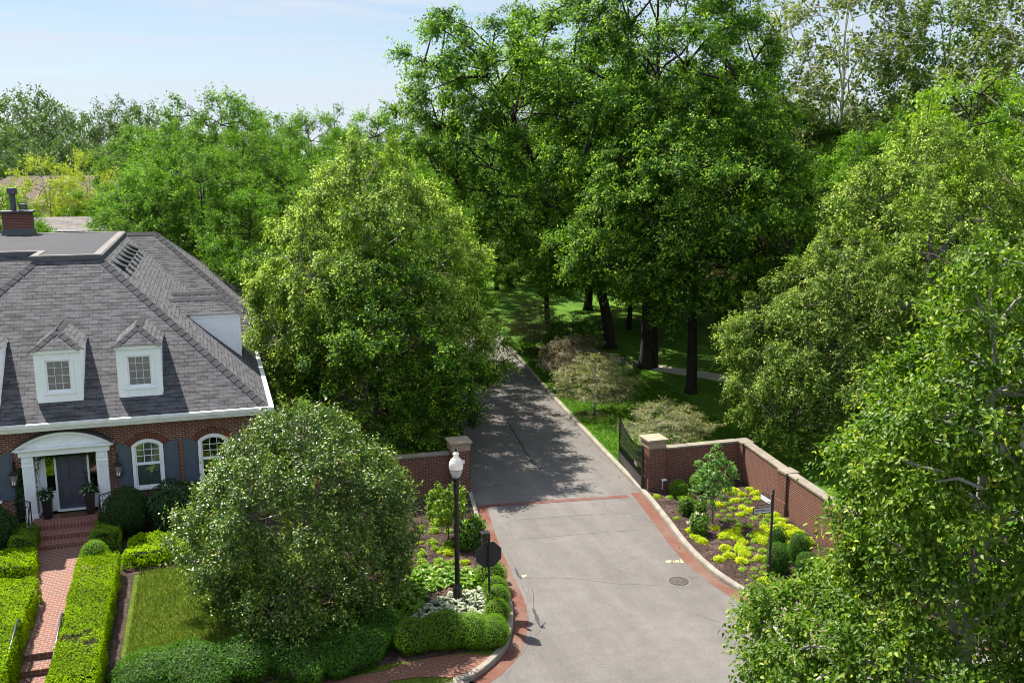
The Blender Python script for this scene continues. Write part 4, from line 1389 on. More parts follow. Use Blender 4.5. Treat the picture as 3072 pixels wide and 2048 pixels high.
MB().lathe([(.066, 0), (.085, .015), (.085, .04), (.07, .06), (.082, .24), (.095, .26), (.095, .29), (.08, .31), (.085, .37), (.115, .42), (.115, .46), (.1, .47)], (lx, ly, 3.42), 24).build('collar', m_black, lp, smooth=True)
gl_ = MB().lathe([(.09, 0), (.12, .03), (.158, .13), (.190, .24), (.203, .33), (.203, .38), (.194, .44), (.165, .50), (.148, .515), (.15, .535), (.135, .545), (.085, .58), (.072, .62), (.074, .66), (.092, .672), (.094, .70), (.088, .712), (.06, .722), (.052, .75), (.01, .755)], (lx, ly, 3.885), 32)
glo = gl_.build('globe', lampglass(), lp, smooth=True)
MB().lathe([(.191, .243), (.1965, .248), (.194, .262), (.186, .262)], (lx, ly, 3.885), 32).build('globe_seam', plain('seam_brown', (.30, .22, .20), .5, .4), glo)
MB().tube([(lx, ly, 3.90), (lx, ly, 4.16)], [.05, .035], 10).build('bulb_holder', plain('socket_grey', (.35, .33, .33), .5, .4), glo)
MB().lathe([(.03, 0), (.04, .01), (.022, .03), (.03, .05), (.014, .075), (.02, .095), (.002, .13)], (lx, ly, 4.638), 12).build('finial', m_black, lp, smooth=True)

# --- stop sign (seen from behind)
def text_mesh(txt, size, mat, M, parent, name='lettering', align='CENTER', bold=0.0, squeeze=1.0):
    cu = bpy.data.curves.new('txt', 'FONT'); cu.body = txt; cu.size = size; cu.align_x = align; cu.align_y = 'CENTER'; cu.extrude = .0008; cu.offset = bold
    to = bpy.data.objects.new('txt', cu); COL.objects.link(to)
    dg = bpy.context.evaluated_depsgraph_get()
    me = bpy.data.meshes.new_from_object(to.evaluated_get(dg))
    bpy.data.objects.remove(to); bpy.data.curves.remove(cu)
    off = wloc(parent)
    me.transform(Matrix.Translation(-off) @ M @ Matrix.Diagonal((squeeze, 1, 1, 1)))
    me.materials.clear(); me.materials.append(mat); me.name = name
    o = add_mesh(name, me, parent)
    return o
sx_, sy_ = 7.07, 24.58
ss = thing('stop_sign', 'stop sign seen from behind on a black post beside the small kerb shrubs', 'traffic sign', (sx_, sy_, .14))
MB().lathe([(.11, 0), (.11, .06), (.085, .09), (.085, .14), (.095, .16), (.075, .2), (.07, .36), (.082, .38), (.05, .42)], (sx_, sy_, .13), 16).build('post_base', m_black, ss, smooth=True)
pst = MB().tube([(sx_, sy_, .5), (sx_, sy_, 2.22)], .034, 12).lathe([(.034, 0), (.048, .01), (.048, .03), (.03, .05), (.045, .09), (.03, .135), (.004, .16)], (sx_, sy_, 2.22), 14)
pst.build('post', m_black, ss)
sz = 1.70; fy = sy_ + .045
oc = lambda r: [(sx_ + r * math.cos(R(22.5 + 45 * k)), sz + r * math.sin(R(22.5 + 45 * k))) for k in range(8)]
m_signback = plain('sign_back', (.030, .029, .031), .55, .35, var=.1)
bp_ = MB().prism(oc(.405), lambda a, b: (a, fy, b), lambda a, b: (a, fy + .004, b))
spl = bp_.build('sign_plate', m_signback, ss)
ed = MB(); ring(ed, oc(.405) + [oc(.405)[0]], oc(.36) + [oc(.36)[0]], fy - .004, fy - .0005)
ed.build('backing_frame', m_signback, spl)
MB().prism(oc(.40), lambda a, b: (a, fy + .005, b), lambda a, b: (a, fy + .007, b)).build('white_border', m_white, spl)
MB().prism(oc(.375), lambda a, b: (a, fy + .0075, b), lambda a, b: (a, fy + .009, b)).build('red_face', plain('sign_red', (.45, .015, .02), .4, .5), spl)
text_mesh('STOP', .30, m_white, Matrix.Translation((sx_, fy + .011, sz)) @ Matrix.Rotation(math.pi, 4, 'Z') @ Matrix.Rotation(math.pi / 2, 4, 'X'), spl, squeeze=.85, bold=.006)
for z in (1.5, 1.9): MB().box(sx_ - .045, sx_ + .045, sy_ - .038, sy_ + .044, z - .015, z + .015).build('bracket', m_black, ss)

# --- entry call box behind it
qx, qy = 7.62, 26.95
ib = thing('call_box', 'black entry call box on a square post at the kerb behind the stop sign', 'intercom', (qx, qy, .14))
MB().box(qx - .055, qx + .055, qy - .055, qy + .055, .10, 1.12).build('post', m_black, ib, bevel=.005)
hd = MB().box(qx - .10, qx + .10, qy - .10, qy + .10, 1.00, 1.36).box(qx - .13, qx + .13, qy - .13, qy + .13, 1.363, 1.41).build('housing', m_black, ib, bevel=.008)
MB().box(qx + .101, qx + .112, qy - .07, qy + .07, 1.06, 1.30).build('keypad', m_lead, hd)
MB().tube([(qx - .10, qy, 1.15), (qx - .17, qy - .02, 1.15)], .03, 8).build('camera', m_black, ib)

# --- street name sign
nx, ny = 15.70, 23.76
sn = thing('street_sign', 'black street name post with a framed HEYWARD LN blade in the yellow flower bed', 'street sign', (nx, ny, .14))
MB().lathe([(.105, 0), (.105, .06), (.08, .09), (.08, .14), (.092, .16), (.072, .2), (.066, .40), (.08, .42), (.05, .47)], (nx, ny, .13), 16).build('post_base', m_black, sn, smooth=True)
MB().tube([(nx, ny, .5), (nx, ny, 2.86)], [.040, .036], 12).lathe([(.036, 0), (.05, .01), (.05, .03), (.03, .05), (.048, .09), (.03, .14), (.004, .165)], (nx, ny, 2.86), 14).build('post', m_black, sn)
m_signw = plain('sign_grey_white', (.62, .62, .63), .5, .4, var=.04)
def blade(M, txt):
    """local: x along the blade from the post, z up, text faces -y"""
    f_ = MB().box(.05, .66, -.018, .018, 0, .20)
    bo = f_.xf(M).build('blade', m_black, sn, bevel=.004)
    MB().box(.075, .635, -.022, -.0185, .025, .175).box(.075, .635, .0185, .022, .025, .175).xf(M).build('blade_face', m_signw, bo)
    arm = MB().tube([(.02, 0, .27), (.35, 0, .275), (.64, 0, .27)], .011, 6)
    for x in (.16, .52): arm.tube([(x, 0, .20), (x, 0, .27)], .008, 5)
    arm.tube([(.06, 0, .27), (.10, 0, .33), (.17, 0, .34), (.19, 0, .29)], .009, 6)
    arm.xf(M).build('scroll_bracket', m_black, sn)
    if txt:
        return bo
b1 = blade(Matrix.Translation((nx, ny, 2.29)) @ Matrix.Diagonal((-1, 1, 1, 1)), 'x')
text_mesh('HEYWARD LN', .118, m_black, Matrix.Translation((nx - .355, ny - .024, 2.39)) @ Matrix.Rotation(math.pi / 2, 4, 'X'), b1, squeeze=.70, bold=.004)
text_mesh('HEYWARD LN', .118, m_black, Matrix.Translation((nx - .355, ny + .024, 2.39)) @ Matrix.Rotation(math.pi, 4, 'Z') @ Matrix.Rotation(math.pi / 2, 4, 'X'), b1, squeeze=.70, bold=.004)
blade(Matrix.Translation((nx, ny, 2.47)) @ Matrix.Rotation(math.pi / 2, 4, 'Z'), None)

# --- manhole cover
mh = thing('manhole_cover', 'round iron manhole cover set in the pale asphalt', 'manhole cover', (mhx, mhy, .004))
m_iron = plain('cast_iron', (.05, .036, .032), .7, .4, var=.25, scale=10)
m_dust = plain('road_dust', (.13, .115, .105), .95, .1, var=.2, scale=12)
MB().lathe([(.30, 0), (.30, .009), (.272, .009), (.272, 0)], (mhx, mhy, .0), 48).build('frame', m_iron, mh)
MB().lathe([(.270, .002), (.270, .0055), (.001, .0055)], (mhx, mhy, .0), 48).build('cover', m_iron, mh)
lg = MB()
for rr0, n_ in ((.235, 18), (.175, 12), (.115, 8), (.055, 4)):
    for k in range(n_):
        if random.Random(k * 7 + n_).random() < .22: continue
        q = 2 * math.pi * (k + .25) / n_; w_ = 2.1 / n_
        ring_pts = [(rr0 - .018, q - w_), (rr0 + .018, q - w_ * .8), (rr0 + .018, q + w_ * .8), (rr0 - .018, q + w_)]
        lg.add([(mhx + r * math.cos(t), mhy + r * math.sin(t), .0075) for r, t in ring_pts], [(0, 1, 2, 3)])
lg.build('dusty_pattern', m_dust, mh)

# --- entrance dressing: planters, mat, railings
m_pot = plain('planter_black', (.012, .012, .014), .35, .5)
def planter(x, y, z, label):
    t = thing('planter', label, 'planter', (x, y, z), 'tall black planters at the front door')
    p = MB().prism([(-.115, -.115), (.115, -.115), (.115, .115), (-.115, .115)], lambda a, b: (x + a, y + b, z), lambda a, b: (x + a * 1.3, y + b * 1.3, z + .68))
    p.box(x - .18, x + .18, y - .18, y + .18, z + .683, z + .73)
    p.build('pot', m_pot, t, bevel=.01)
    return t
pl_l = planter(-5.50, 32.86, 1.2, 'tall black planter of trailing leaves and white flowers at the left of the front door')
pl_r = planter(-4.22, 32.92, 1.2, 'tall black planter of spiky striped leaves at the right of the front door')
dm = MB().box(-5.15, -4.35, 32.75, 33.2, 1.203, 1.22).build('doormat', plain('coir', (.13, .075, .04), .95, .1, var=.3, scale=30))
tag(dm, 'brown coir doormat on the brick landing before the front door', 'doormat')
def porch_rail(x, label):
    t = thing('porch_railing', label, 'railing', (x, 32.5, 1.2), 'wrought iron railings of the porch')
    s = 1 if x > PC else -1
    p = MB()
    for q in ((x, 32.3), (x + s * .42, 32.6)): p.tube([(*q, .9), (*q, 1.98)], .02, 6)
    p.build('post', m_black, t)
    r_ = MB().tube([(x, 31.75, 1.55), (x, 32.3, 2.0), (x + s * .42, 32.6, 2.0)], .022, 6).tube([(x, 32.3, 1.80), (x + s * .42, 32.6, 1.80)], .014, 5).tube([(x, 31.75, .8), (x, 31.75, 1.55)], .018, 6)
    r_.build('rail', m_black, t)
    b = MB()
    for k in range(1, 5):
        f = k / 5
        b.tube([(x + s * .42 * f, 32.3 + .3 * f, 1.25), (x + s * .42 * f, 32.3 + .3 * f, 1.80)], .009, 5)
        c = (x + s * .42 * (f - .1), 32.3 + .3 * (f - .1), 1.90)
        b.tube([(c[0] + .045 * math.cos(a) * s, c[1] + .03 * math.cos(a), c[2] + .06 * math.sin(a)) for a in np.linspace(0, 5, 9)], .007, 5)
    b.build('baluster', m_black, t)
porch_rail(-5.90, 'short black wrought iron railing on the left of the brick porch steps')
porch_rail(-3.86, 'short black wrought iron railing on the right of the brick porch steps')
m_rail = plain('rail_steel', (.06, .065, .075), .28, .6, metal=.6, var=.1)
def handrail(x, label):
    t = thing('handrail', label, 'handrail', (x, 24.6, .7), 'steel handrails by the garden steps')
    y0 = 24.75
    MB().tube([(x, y0 + .12, 1.42), (x, y0, 1.52), (x, y0 - .35, 1.52), (x, 21.2, .93)], .030, 8).build('rail', m_rail, t, smooth=True)
    p = MB()
    for y, z in ((y0 - .3, 1.52), (22.5, 1.15)): p.tube([(x, y, 0), (x, y, z)], .022, 8)
    p.build('post', m_black, t)
handrail(-4.04, 'black steel handrail beside the right hand hedge of the brick walk')
handrail(-5.04, 'black steel handrail beside the left hand hedge of the brick walk')
# ================================================================== planting
YG = (.21, .31, .018)
lm_hedge = leafmat('hedge_leaf', [(0, (.12, .21, .002)), (.5, (.24, .37, .003)), (1, (.38, .50, .006))], .75, .08, .32)
lm_box = leafmat('box_leaf', [(0, (.06, .16, .004)), (.5, (.15, .29, .005)), (1, (.29, .42, .012))], .45, .35, .3)
lm_yew = leafmat('yew_leaf', [(0, (.014, .045, .010)), (.5, (.028, .080, .014)), (1, (.06, .13, .02))], .5, .3, .2)
lm_jun = leafmat('juniper_leaf', [(0, (.026, .090, .006)), (.5, (.065, .175, .010)), (1, (.15, .29, .015))], .55, .25, .25)
lm_dark = leafmat('viburnum_leaf', [(0, (.018, .055, .018)), (.6, (.04, .10, .03)), (.78, (.05, .12, .04)), (.86, (.35, .42, .25)), (1, (.45, .5, .32))], .45, .35, .2)
lm_holly = leafmat('glossy_leaf', [(0, (.026, .056, .006)), (.5, (.058, .118, .010)), (.80, (.15, .25, .018)), (.93, (.25, .34, .03)), (1, (.34, .24, .06))], .33, .5, .18)
lm_linden = leafmat('linden_leaf', [(0, (.034, .075, .008)), (.45, (.085, .160, .014)), (.78, (.23, .33, .045)), (1, (.56, .64, .18))], .48, .22, .34)
lm_maple = leafmat('maple_leaf', [(0, (.016, .055, .006)), (.5, (.045, .125, .010)), (.8, (.13, .26, .016)), (1, (.30, .44, .03))], .5, .18, .3)
lm_oak = leafmat('park_leaf', [(0, (.018, .056, .006)), (.5, (.052, .130, .012)), (.78, (.15, .28, .02)), (1, (.30, .44, .045))], .5, .16, .32)
lm_pear = leafmat('pear_leaf', [(0, (.034, .085, .006)), (.5, (.085, .170, .010)), (.8, (.19, .29, .018)), (1, (.36, .42, .05))], .42, .25, .34)
lm_haw = leafmat('hawthorn_leaf', [(0, (.075, .095, .035)), (.5, (.17, .18, .07)), (.8, (.28, .28, .12)), (1, (.48, .44, .27))], .4, .5, .25)
lm_hawp = leafmat('hawthorn_pink_leaf', [(0, (.10, .09, .05)), (.5, (.19, .16, .09)), (.75, (.30, .24, .17)), (1, (.52, .38, .33))], .4, .5, .25)
lm_syc = leafmat('sycamore_leaf', [(0, (.09, .125, .035)), (.5, (.15, .19, .05)), (1, (.24, .28, .07))], .5, .35, .35)
lm_poplar = leafmat('poplar_leaf', [(0, (.04, .10, .010)), (.5, (.085, .17, .015)), (1, (.20, .31, .035))], .4, .4, .35)
lm_ash = leafmat('ash_leaf', [(0, (.032, .092, .008)), (.5, (.080, .185, .013)), (1, (.22, .37, .03))], .5, .14, .32)
lm_far = leafmat('far_leaf', [(0, (.030, .070, .018)), (.5, (.065, .125, .026)), (1, (.15, .235, .045))], .5, .35, .3)
lm_locust = leafmat('locust_leaf', [(0, (.17, .22, .018)), (.5, (.28, .34, .03)), (1, (.42, .44, .06))], .5, .3, .4)
lm_spruce = leafmat('spruce_leaf', [(0, (.05, .10, .03)), (.5, (.08, .15, .045)), (1, (.13, .2, .07))], .5, .3, .2)
lm_lime = leafmat('lime_leaf', [(0, (.075, .155, .006)), (.5, (.15, .26, .010)), (1, (.30, .40, .03))], .42, .4, .35)
lm_sedum = leafmat('sedum_yellow', [(0, (.14, .25, .012)), (.4, (.27, .40, .006)), (.65, (.46, .54, .006)), (1, (.66, .62, .008))], .5, .3, .25)
lm_sedumg = leafmat('sedum_green', [(0, (.13, .25, .015)), (.6, (.27, .40, .025)), (1, (.40, .50, .05))], .5, .3, .25)
lm_hosta = leafmat('hosta_leaf', [(0, (.07, .17, .012)), (.5, (.14, .27, .018)), (1, (.28, .40, .03))], .38, .45, .32)
lm_hostav = leafmat('hosta_white_edge', [(0, (.03, .09, .025)), (.30, (.07, .16, .05)), (.50, (.46, .50, .32)), (1, (.76, .76, .60))], .42, .4, .25, tcol=(.9, .9, .8))
lm_white = leafmat('white_petal', [(0, (.75, .72, .62)), (1, (.85, .82, .75))], .6, .3, .3, tcol=(.9, .9, .85))
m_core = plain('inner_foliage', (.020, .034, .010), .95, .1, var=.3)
bk_dark = plain('bark_dark', (.045, .036, .030), .95, .15, var=.35, scale=4, bump=.8, bscale=18)
bk_grey = plain('bark_grey', (.17, .145, .125), .95, .15, var=.3, scale=4, bump=.6, bscale=18)
bk_syc = plain('bark_sycamore', (.52, .49, .43), .8, .2, var=.3, scale=1.6, bump=.3)

# ---------------------------------------------------------------- clipped hedges
def hedge(name, label, corners, z0, z1, cat='hedge', lm=lm_hedge, dens=900, L=.05, W=.032, seed=1, group=None, lump=.03, bald=None):
    """corners: near-left, near-right, far-right, far-left (plan)"""
    rng = np.random.default_rng(seed)
    c = np.array(corners, float); ctr = c.mean(0)
    t = thing(name, label, cat, (ctr[0], ctr[1], z0), group)
    ins = ctr + (c - ctr) * (1 - .10 / np.maximum(np.abs(c - ctr).min(), .2))
    zt = z1 - .06
    mb = MB().add([(*p, z0 - .1) for p in ins] + [(*p, zt) for p in ins], [(0, 3, 2, 1), (4, 5, 6, 7), (0, 1, 5, 4), (1, 2, 6, 5), (2, 3, 7, 6), (3, 0, 4, 7)])
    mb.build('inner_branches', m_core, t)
    P, N = [], []
    def quad(a, b, d, e, n):
        u = np.linalg.norm(np.array(b) - a); v = np.linalg.norm(np.array(e) - a)
        k = int(u * v * dens); s = rng.uniform(0, 1, (k, 1)); q = rng.uniform(0, 1, (k, 1))
        P.append((1 - s) * (1 - q) * np.array(a) + s * (1 - q) * np.array(b) + s * q * np.array(d) + (1 - s) * q * np.array(e)); N.append(np.tile(n, (k, 1)))
    c3 = lambda p, z: np.array([p[0], p[1], z])
    quad(c3(c[0], z1), c3(c[1], z1), c3(c[2], z1), c3(c[3], z1), np.array([0, 0, 1.0]))
    for i in range(4):
        a, b_ = c[i], c[(i + 1) % 4]; d = (b_ - a) / np.linalg.norm(b_ - a)
        quad(c3(a, z0), c3(b_, z0), c3(b_, z1), c3(a, z1), np.array([d[1], -d[0], 0]))
    P = np.concatenate(P); N = np.concatenate(N)
    # round the shoulders, lumpy face
    ed = np.clip((P[:, 2] - (z1 - .12)) / .12, 0, 1) ** 2
    P[:, :2] = ctr + (P[:, :2] - ctr) * (1 - .05 * ed[:, None] * (np.abs(N[:, 2:3]) < .5))
    lmp = lump * (np.sin(P[:, 0] * 5.1 + 1) + np.sin(P[:, 1] * 4.3 + 2) + np.sin(P[:, 0] * 11 + P[:, 1] * 9) + np.sin(P[:, 2] * 8 + P[:, 1] * 3)) * .5
    P = P + N * lmp[:, None]
    g = .12 * np.sin(P[:, 0] * 2.1 + P[:, 1] * 1.7) + .1 * np.sin(P[:, 1] * 3.3)
    if bald is not None:
        kp = np.ones(len(P), bool)
        for bx, by, br in bald:
            kp &= ~((((P[:, 0] - bx) ** 2 + (P[:, 1] - by) ** 2) < br * br * rng.uniform(.4, 1.2, len(P))) & (P[:, 2] > z1 - .15))
        P, N, g = P[kp], N[kp], g[kp]
    me = shell_mesh('hedge_leaves', P, N, L, W, lm, rng, grad=g)
    o = add_mesh('foliage', me, t, (-ctr[0], -ctr[1], -z0))
    if bald is not None:
        for bx, by, br in bald:
            bw = MB()
            for k in range(40):
                q = rng.uniform(0, 6.28); r = br * rng.uniform(0, .9); p = np.array([bx + r * math.cos(q), by + r * math.sin(q), z1 - .08])
                bw.tube([p, p + np.array([rng.uniform(-.06, .06), rng.uniform(-.06, .06), .09])], [.005, .003], 4, cap=False)
            bw.build('bare_twigs', plain('dead_twig', (.30, .20, .11), .9, .1, var=.3), t)
    return t
hedge('clipped_hedge', 'flat topped bright hedge right of the brick walk with a bare brown patch', [(-3.96, 20.9), (-2.95, 20.9), (-3.02, 28.75), (-4.14, 28.75)], .25, 1.42, seed=2, dens=1250, L=.055, W=.036,
      bald=[(-3.62, 23.55, .22), (-3.25, 23.2, .2), (-3.35, 23.75, .12), (-3.9, 23.6, .14)])
hedge('clipped_hedge', 'long flat topped bright green hedge along the left of the brick walk', [(-8.2, 20.9), (-4.95, 20.9), (-5.02, 27.6), (-8.2, 27.9)], .25, 1.40, seed=3, dens=1250, L=.055, W=.036)
hedge('clipped_hedge', 'low loose leaved hedge block left of the walk below the door steps', [(-9, 28.75), (-5.35, 28.75), (-5.42, 30.2), (-9, 30.2)], .6, 1.28, seed=4, dens=800, L=.07, W=.048, lump=.05)
hedge('clipped_hedge', 'small clipped hedge block beside the left of the porch steps', [(-6.25, 30.5), (-5.62, 30.5), (-5.62, 31.9), (-6.25, 31.9)], .6, 1.42, lm=lm_box, seed=5, dens=1700, L=.04, W=.026)
hedge('clipped_hedge', 'small clipped hedge block beside the right of the porch steps', [(-4.02, 30.4), (-3.2, 30.4), (-3.2, 32.1), (-3.95, 32.1)], .6, 1.32, lm=lm_box, seed=6, dens=1700, L=.04, W=.026, lump=.05)
hedge('clipped_hedge', 'low loose leaved hedge under the windows, ending behind the glossy tree', [(-3.0, 29.0), (.2, 29.3), (.2, 30.9), (-2.9, 30.6)], .55, 1.12, seed=7, dens=800, L=.07, W=.048, lump=.06)

# ---------------------------------------------------------------- rounded shrubs
_sh = {}
def shrub_proto(key, rx, ry, rz, n, L, W, lm, seed, lump=.06, zmin=-.75, out=.5):
    if key not in _sh:
        rng = np.random.default_rng(seed)
        P, N = ball_pts(rng, rx, ry, rz, n, lump, zmin)
        P[:, 2] += rz * .85
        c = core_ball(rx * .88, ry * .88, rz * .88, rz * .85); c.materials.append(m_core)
        _sh[key] = (c, shell_mesh(key, P, N, L, W, lm, rng, out=out))
    return _sh[key]
def shrub(name, label, cat, proto, loc, sc=1.0, rz=0.0, group=None):
    t = thing(name, label, cat, loc, group, rz)
    t.scale = (sc, sc, sc) if not hasattr(sc, '__len__') else sc
    add_mesh('inner_branches', proto[0], t); add_mesh('foliage', proto[1], t)
    return t
yew = shrub_proto('yew_ball', .80, .78, .86, 9000, .05, .03, lm_yew, 11, .05)
shrub('round_shrub', 'big rounded dark green yew right of the arched entrance', 'shrub', yew, (-3.05, 31.95, .72), (.93, .93, .98))
shrub('round_shrub', 'big rounded dark green yew left of the arched entrance', 'shrub', yew, (-6.95, 31.5, .68), (1.0, 1.0, 1.0), 1.2)
boxb = shrub_proto('box_ball', .36, .36, .36, 3200, .034, .022, lm_box, 12, .04)
shrub('box_ball', 'small clipped box ball at the far end of the right hand hedge', 'shrub', boxb, (-3.72, 28.95, 1.02), 1.05)
vib = shrub_proto('viburnum', .95, .7, .85, 3600, .10, .06, lm_dark, 13, .2)
shrub('leafy_shrub', 'dark leafy shrub with a few pale leaves under the arched window', 'shrub', vib, (-1.55, 31.9, .66), (1.0, 1, 1.05))
shrub('leafy_shrub', 'dark leafy shrub under the right hand window, half behind the glossy tree', 'shrub', vib, (.1, 32.2, .6), (.9, .8, .95), 2.0)
# kerb-side box shrubs and the bright cluster at the corner
kb_lab = ['large box shrub on the kerb just right of the stop sign plate', 'small box ball on the kerb, uppermost of the row of three', 'small box ball on the kerb, middle of the row of three', 'small dark box ball on the kerb, lowest of the row of three', 'box ball on the kerb below the white edged hostas']
for (px, py, s), lb in zip([(1487, 1756, 1.25), (1500, 1790, .98), (1508, 1815, .95), (1508, 1860, .98), (1497, 1915, 1.05)], kb_lab):
    x, y = G(px, py, .15)
    shrub('box_ball', lb, 'shrub', boxb, (x - .12, y + .1, .12), (s, s, s * .95), px * .01, 'box balls along the kerb')
boxc = shrub_proto('box_bush', .66, .62, .56, 6500, .045, .03, lm_box, 14, .09)
for (x, y, s), lb in zip([(4.55, 22.95, 1.0), (5.35, 22.95, 1.08), (6.0, 22.75, 1.0), (6.50, 22.55, .85)],
                         ['bright box bush at the left end of the corner group, partly in shade', 'bright box bush below the lamp post in the corner group', 'bright box bush below the stop sign in the corner group', 'bright box bush at the right end of the corner group by the kerb']):
    shrub('box_bush', lb, 'shrub', boxc, (x, y, .06), (s * .92, s * .92, s * .82), x, 'bright box bushes at the street corner')
jun = shrub_proto('juniper', 1.25, .85, .50, 9000, .07, .035, lm_jun, 15, .13)
jl = ['spreading green juniper at the foot of the right hand hedge', 'spreading juniper sunlit at the lower edge of the lawn', 'spreading juniper half shaded at the lower edge of the lawn', 'shaded spreading juniper below the glossy tree', 'shaded spreading juniper next to the bright box bushes', 'dark juniper mound left of the white edged hostas', 'shaded juniper along the brick sidewalk', 'juniper along the sidewalk near the bottom edge']
for (x, y, z, sx, sy, sz_), lb in zip([(-1.9, 22.95, .36, .85, 1.0, 1.0), (-.9, 22.9, .34, 1, 1, 1.05), (.3, 23.1, .30, 1.0, 1.05, 1.05), (1.5, 22.9, .26, 1.05, 1.0, 1.1), (3.0, 22.95, .16, 1.05, 1.0, 1.1), (3.7, 24.0, .16, .9, .9, 1.15), (2.2, 23.9, .3, 1.0, .9, .9), (-2.1, 22.3, .25, .8, .7, .8)], jl):
    shrub('spreading_juniper', lb, 'shrub', jun, (x, y - .12, z - .16), (sx, sy * .92, sz_ * .85), x * 1.3, 'junipers along the lawn edge')
shrub('round_shrub', 'dark rounded shrub at the right edge of the glossy tree by the mulch bed', 'shrub', yew, (4.75, 28.0, .1), (.75, .75, .7), .4)

# right bed evergreens and bushes
con = shrub_proto('cone_shrub', .42, .42, .62, 3600, .05, .022, lm_jun, 16, .06, out=.9)
for (px, py, s, sz_), lb in zip([(2330, 1660, .72, 1.15), (2333, 1712, .9, .9), (2397, 1688, .85, 1.05), (2420, 1735, .85, .9)],
                                ['small upright dark evergreen just behind the street name post', 'rounded dark evergreen just right of the street name post base', 'upright dark evergreen further right of the street name post', 'rounded dark evergreen nearest the foreground tree']):
    x, y = G(px, py, .15)
    shrub('dwarf_conifer', lb, 'shrub', con, (x, y, .12), (s, s, s * sz_), px * .1, 'dwarf evergreens in the yellow flower bed')
shrub('round_shrub', 'round mid green bush near the right gate pier in the flower bed', 'shrub', shrub_proto('gb', .42, .42, .40, 2600, .055, .035, lm_box, 17, .08), (*G(2036, 1484, .15), .12), .82)
shrub('round_shrub', 'round dark bush against the brick wall beside the small green tree', 'shrub', _sh['gb'], (*G(2098, 1472, .15), .12), .95, 1.0)
rose = shrub_proto('rose', .42, .38, .48, 900, .12, .075, leafmat('rose_leaf', [(0, (.07, .16, .02)), (.6, (.13, .25, .03)), (1, (.24, .36, .06))], .4, .4, .3), 18, .25)
shrub('rose_bush', 'loose green rose bush upper of the pair beside the mulch edge', 'shrub', rose, (*G(2060, 1540, .15), .12), .72)
shrub('rose_bush', 'loose green rose bush lower of the pair beside the mulch edge', 'shrub', rose, (*G(2096, 1548, .15), .12), .62, 2.0)
hy = shrub('hydrangea', 'green bush with a few cream white flower heads in the right bed', 'shrub', rose, (*G(2095, 1598, .15), .12), .8, 4.0)
fl = MB()
rngh = random.Random(3)
for q in ((-.30, -.22, .60), (.02, -.1, .92), (.10, -.42, .5), (-.2, .05, .80)):
    for k in range(14):
        a, b_ = rngh.uniform(0, 6.28), rngh.uniform(-1, 1); r = .07
        c = Vector((q[0] + r * math.cos(a) * math.sqrt(1 - b_ * b_), q[1] + r * math.sin(a) * math.sqrt(1 - b_ * b_), q[2] + r * b_))
        u = Vector((rngh.uniform(-1, 1), rngh.uniform(-1, 1), rngh.uniform(-.3, 1))).normalized() * .035; w_ = u.cross(Vector((.3, .5, 1))).normalized() * .035
        fl.add([c - u, c + w_, c + u, c - w_], [(0, 1, 2, 3)])
fo = fl.build('flower_head', plain('cream_flower', (.80, .70, .56), .7, .2), None); fo.parent = hy

# ---------------------------------------------------------------- sedum clumps
def clump_mesh(name, seed, r, h, n, lm, tmin, tmax, L=.045, W=.034):
    """mound of several little domes, thickly set with small fleshy leaves"""
    rng = np.random.default_rng(seed)
    k = 7
    a = np.linspace(0, 6.28, k, endpoint=False) + rng.uniform(-.4, .4, k); rr = r * rng.uniform(.28, .50, k); rr[0] = 0
    dc = np.stack([rr * np.cos(a), rr * np.sin(a), np.zeros(k)], 1); dr = r * rng.uniform(.42, .58, k); dh = h * rng.uniform(.7, 1.05, k)
    ci = rng.integers(0, k, n)
    v = nz(rng.normal(0, 1, (n, 3))); v[:, 2] = np.abs(v[:, 2])
    P = dc[ci] + v * np.stack([dr[ci], dr[ci], dh[ci]], 1) * rng.uniform(.82, 1.05, (n, 1))
    ax = nz(v * .5 + nz(rng.normal(0, 1, (n, 3))))
    nr = nz(v + np.array([0, 0, .7]) + nz(rng.normal(0, 1, (n, 3))) * .45)
    tint = tmin + (tmax - tmin) * (.4 * rng.uniform(0, 1, n) + .6 * rng.uniform(0, 1, k)[ci])
    return leaf_mesh(name, P, ax, nr, L * rng.uniform(.7, 1.3, n), W * rng.uniform(.8, 1.2, n), tint, lm)
sy = [clump_mesh('sedum_y%d' % i, 30 + i, .22, .15, 620, lm_sedum, .25, 1.0) for i in range(4)]
sg = [clump_mesh('sedum_g%d' % i, 40 + i, .21, .14, 560, lm_sedumg, .1, .9) for i in range(4)]
Y5 = [(330,725,33),(520,740,40),(560,728,35),(805,790,42),(770,770,30),(922,755,40),(920,685,45),(980,710,38),(1035,670,35),(1075,705,45),(1090,740,35),(860,680,35),(890,700,30),(830,1030,42),(905,1020,55),(875,1000,42),(950,1045,40),(985,1075,40),(850,1120,45),(880,1175,45),(960,1125,50),(1000,1165,45),(970,1215,45),(805,1200,42),(1110,1050,55),(1170,1035,55),(1230,1000,50),(1290,1020,55),(1300,1085,45),(1150,1070,45),(1210,1060,45),(1240,960,40),(1120,1200,45),(1150,960,38),(1330,960,45),(1390,995,42),(1415,1000,35),(1280,940,40),(1460,1065,55),(1430,1050,40),(1485,1080,40),(985,810,38),(1040,830,42),(1110,850,42),(1230,870,42),(1270,905,42),(960,862,35),(1140,1370,45),(675,1065,42),(620,1032,38),(580,980,35),(770,965,38),(1260,1050,42),(1190,990,40),(1330,1010,40),(1090,1000,38),(930,980,36),(1370,980,36)]
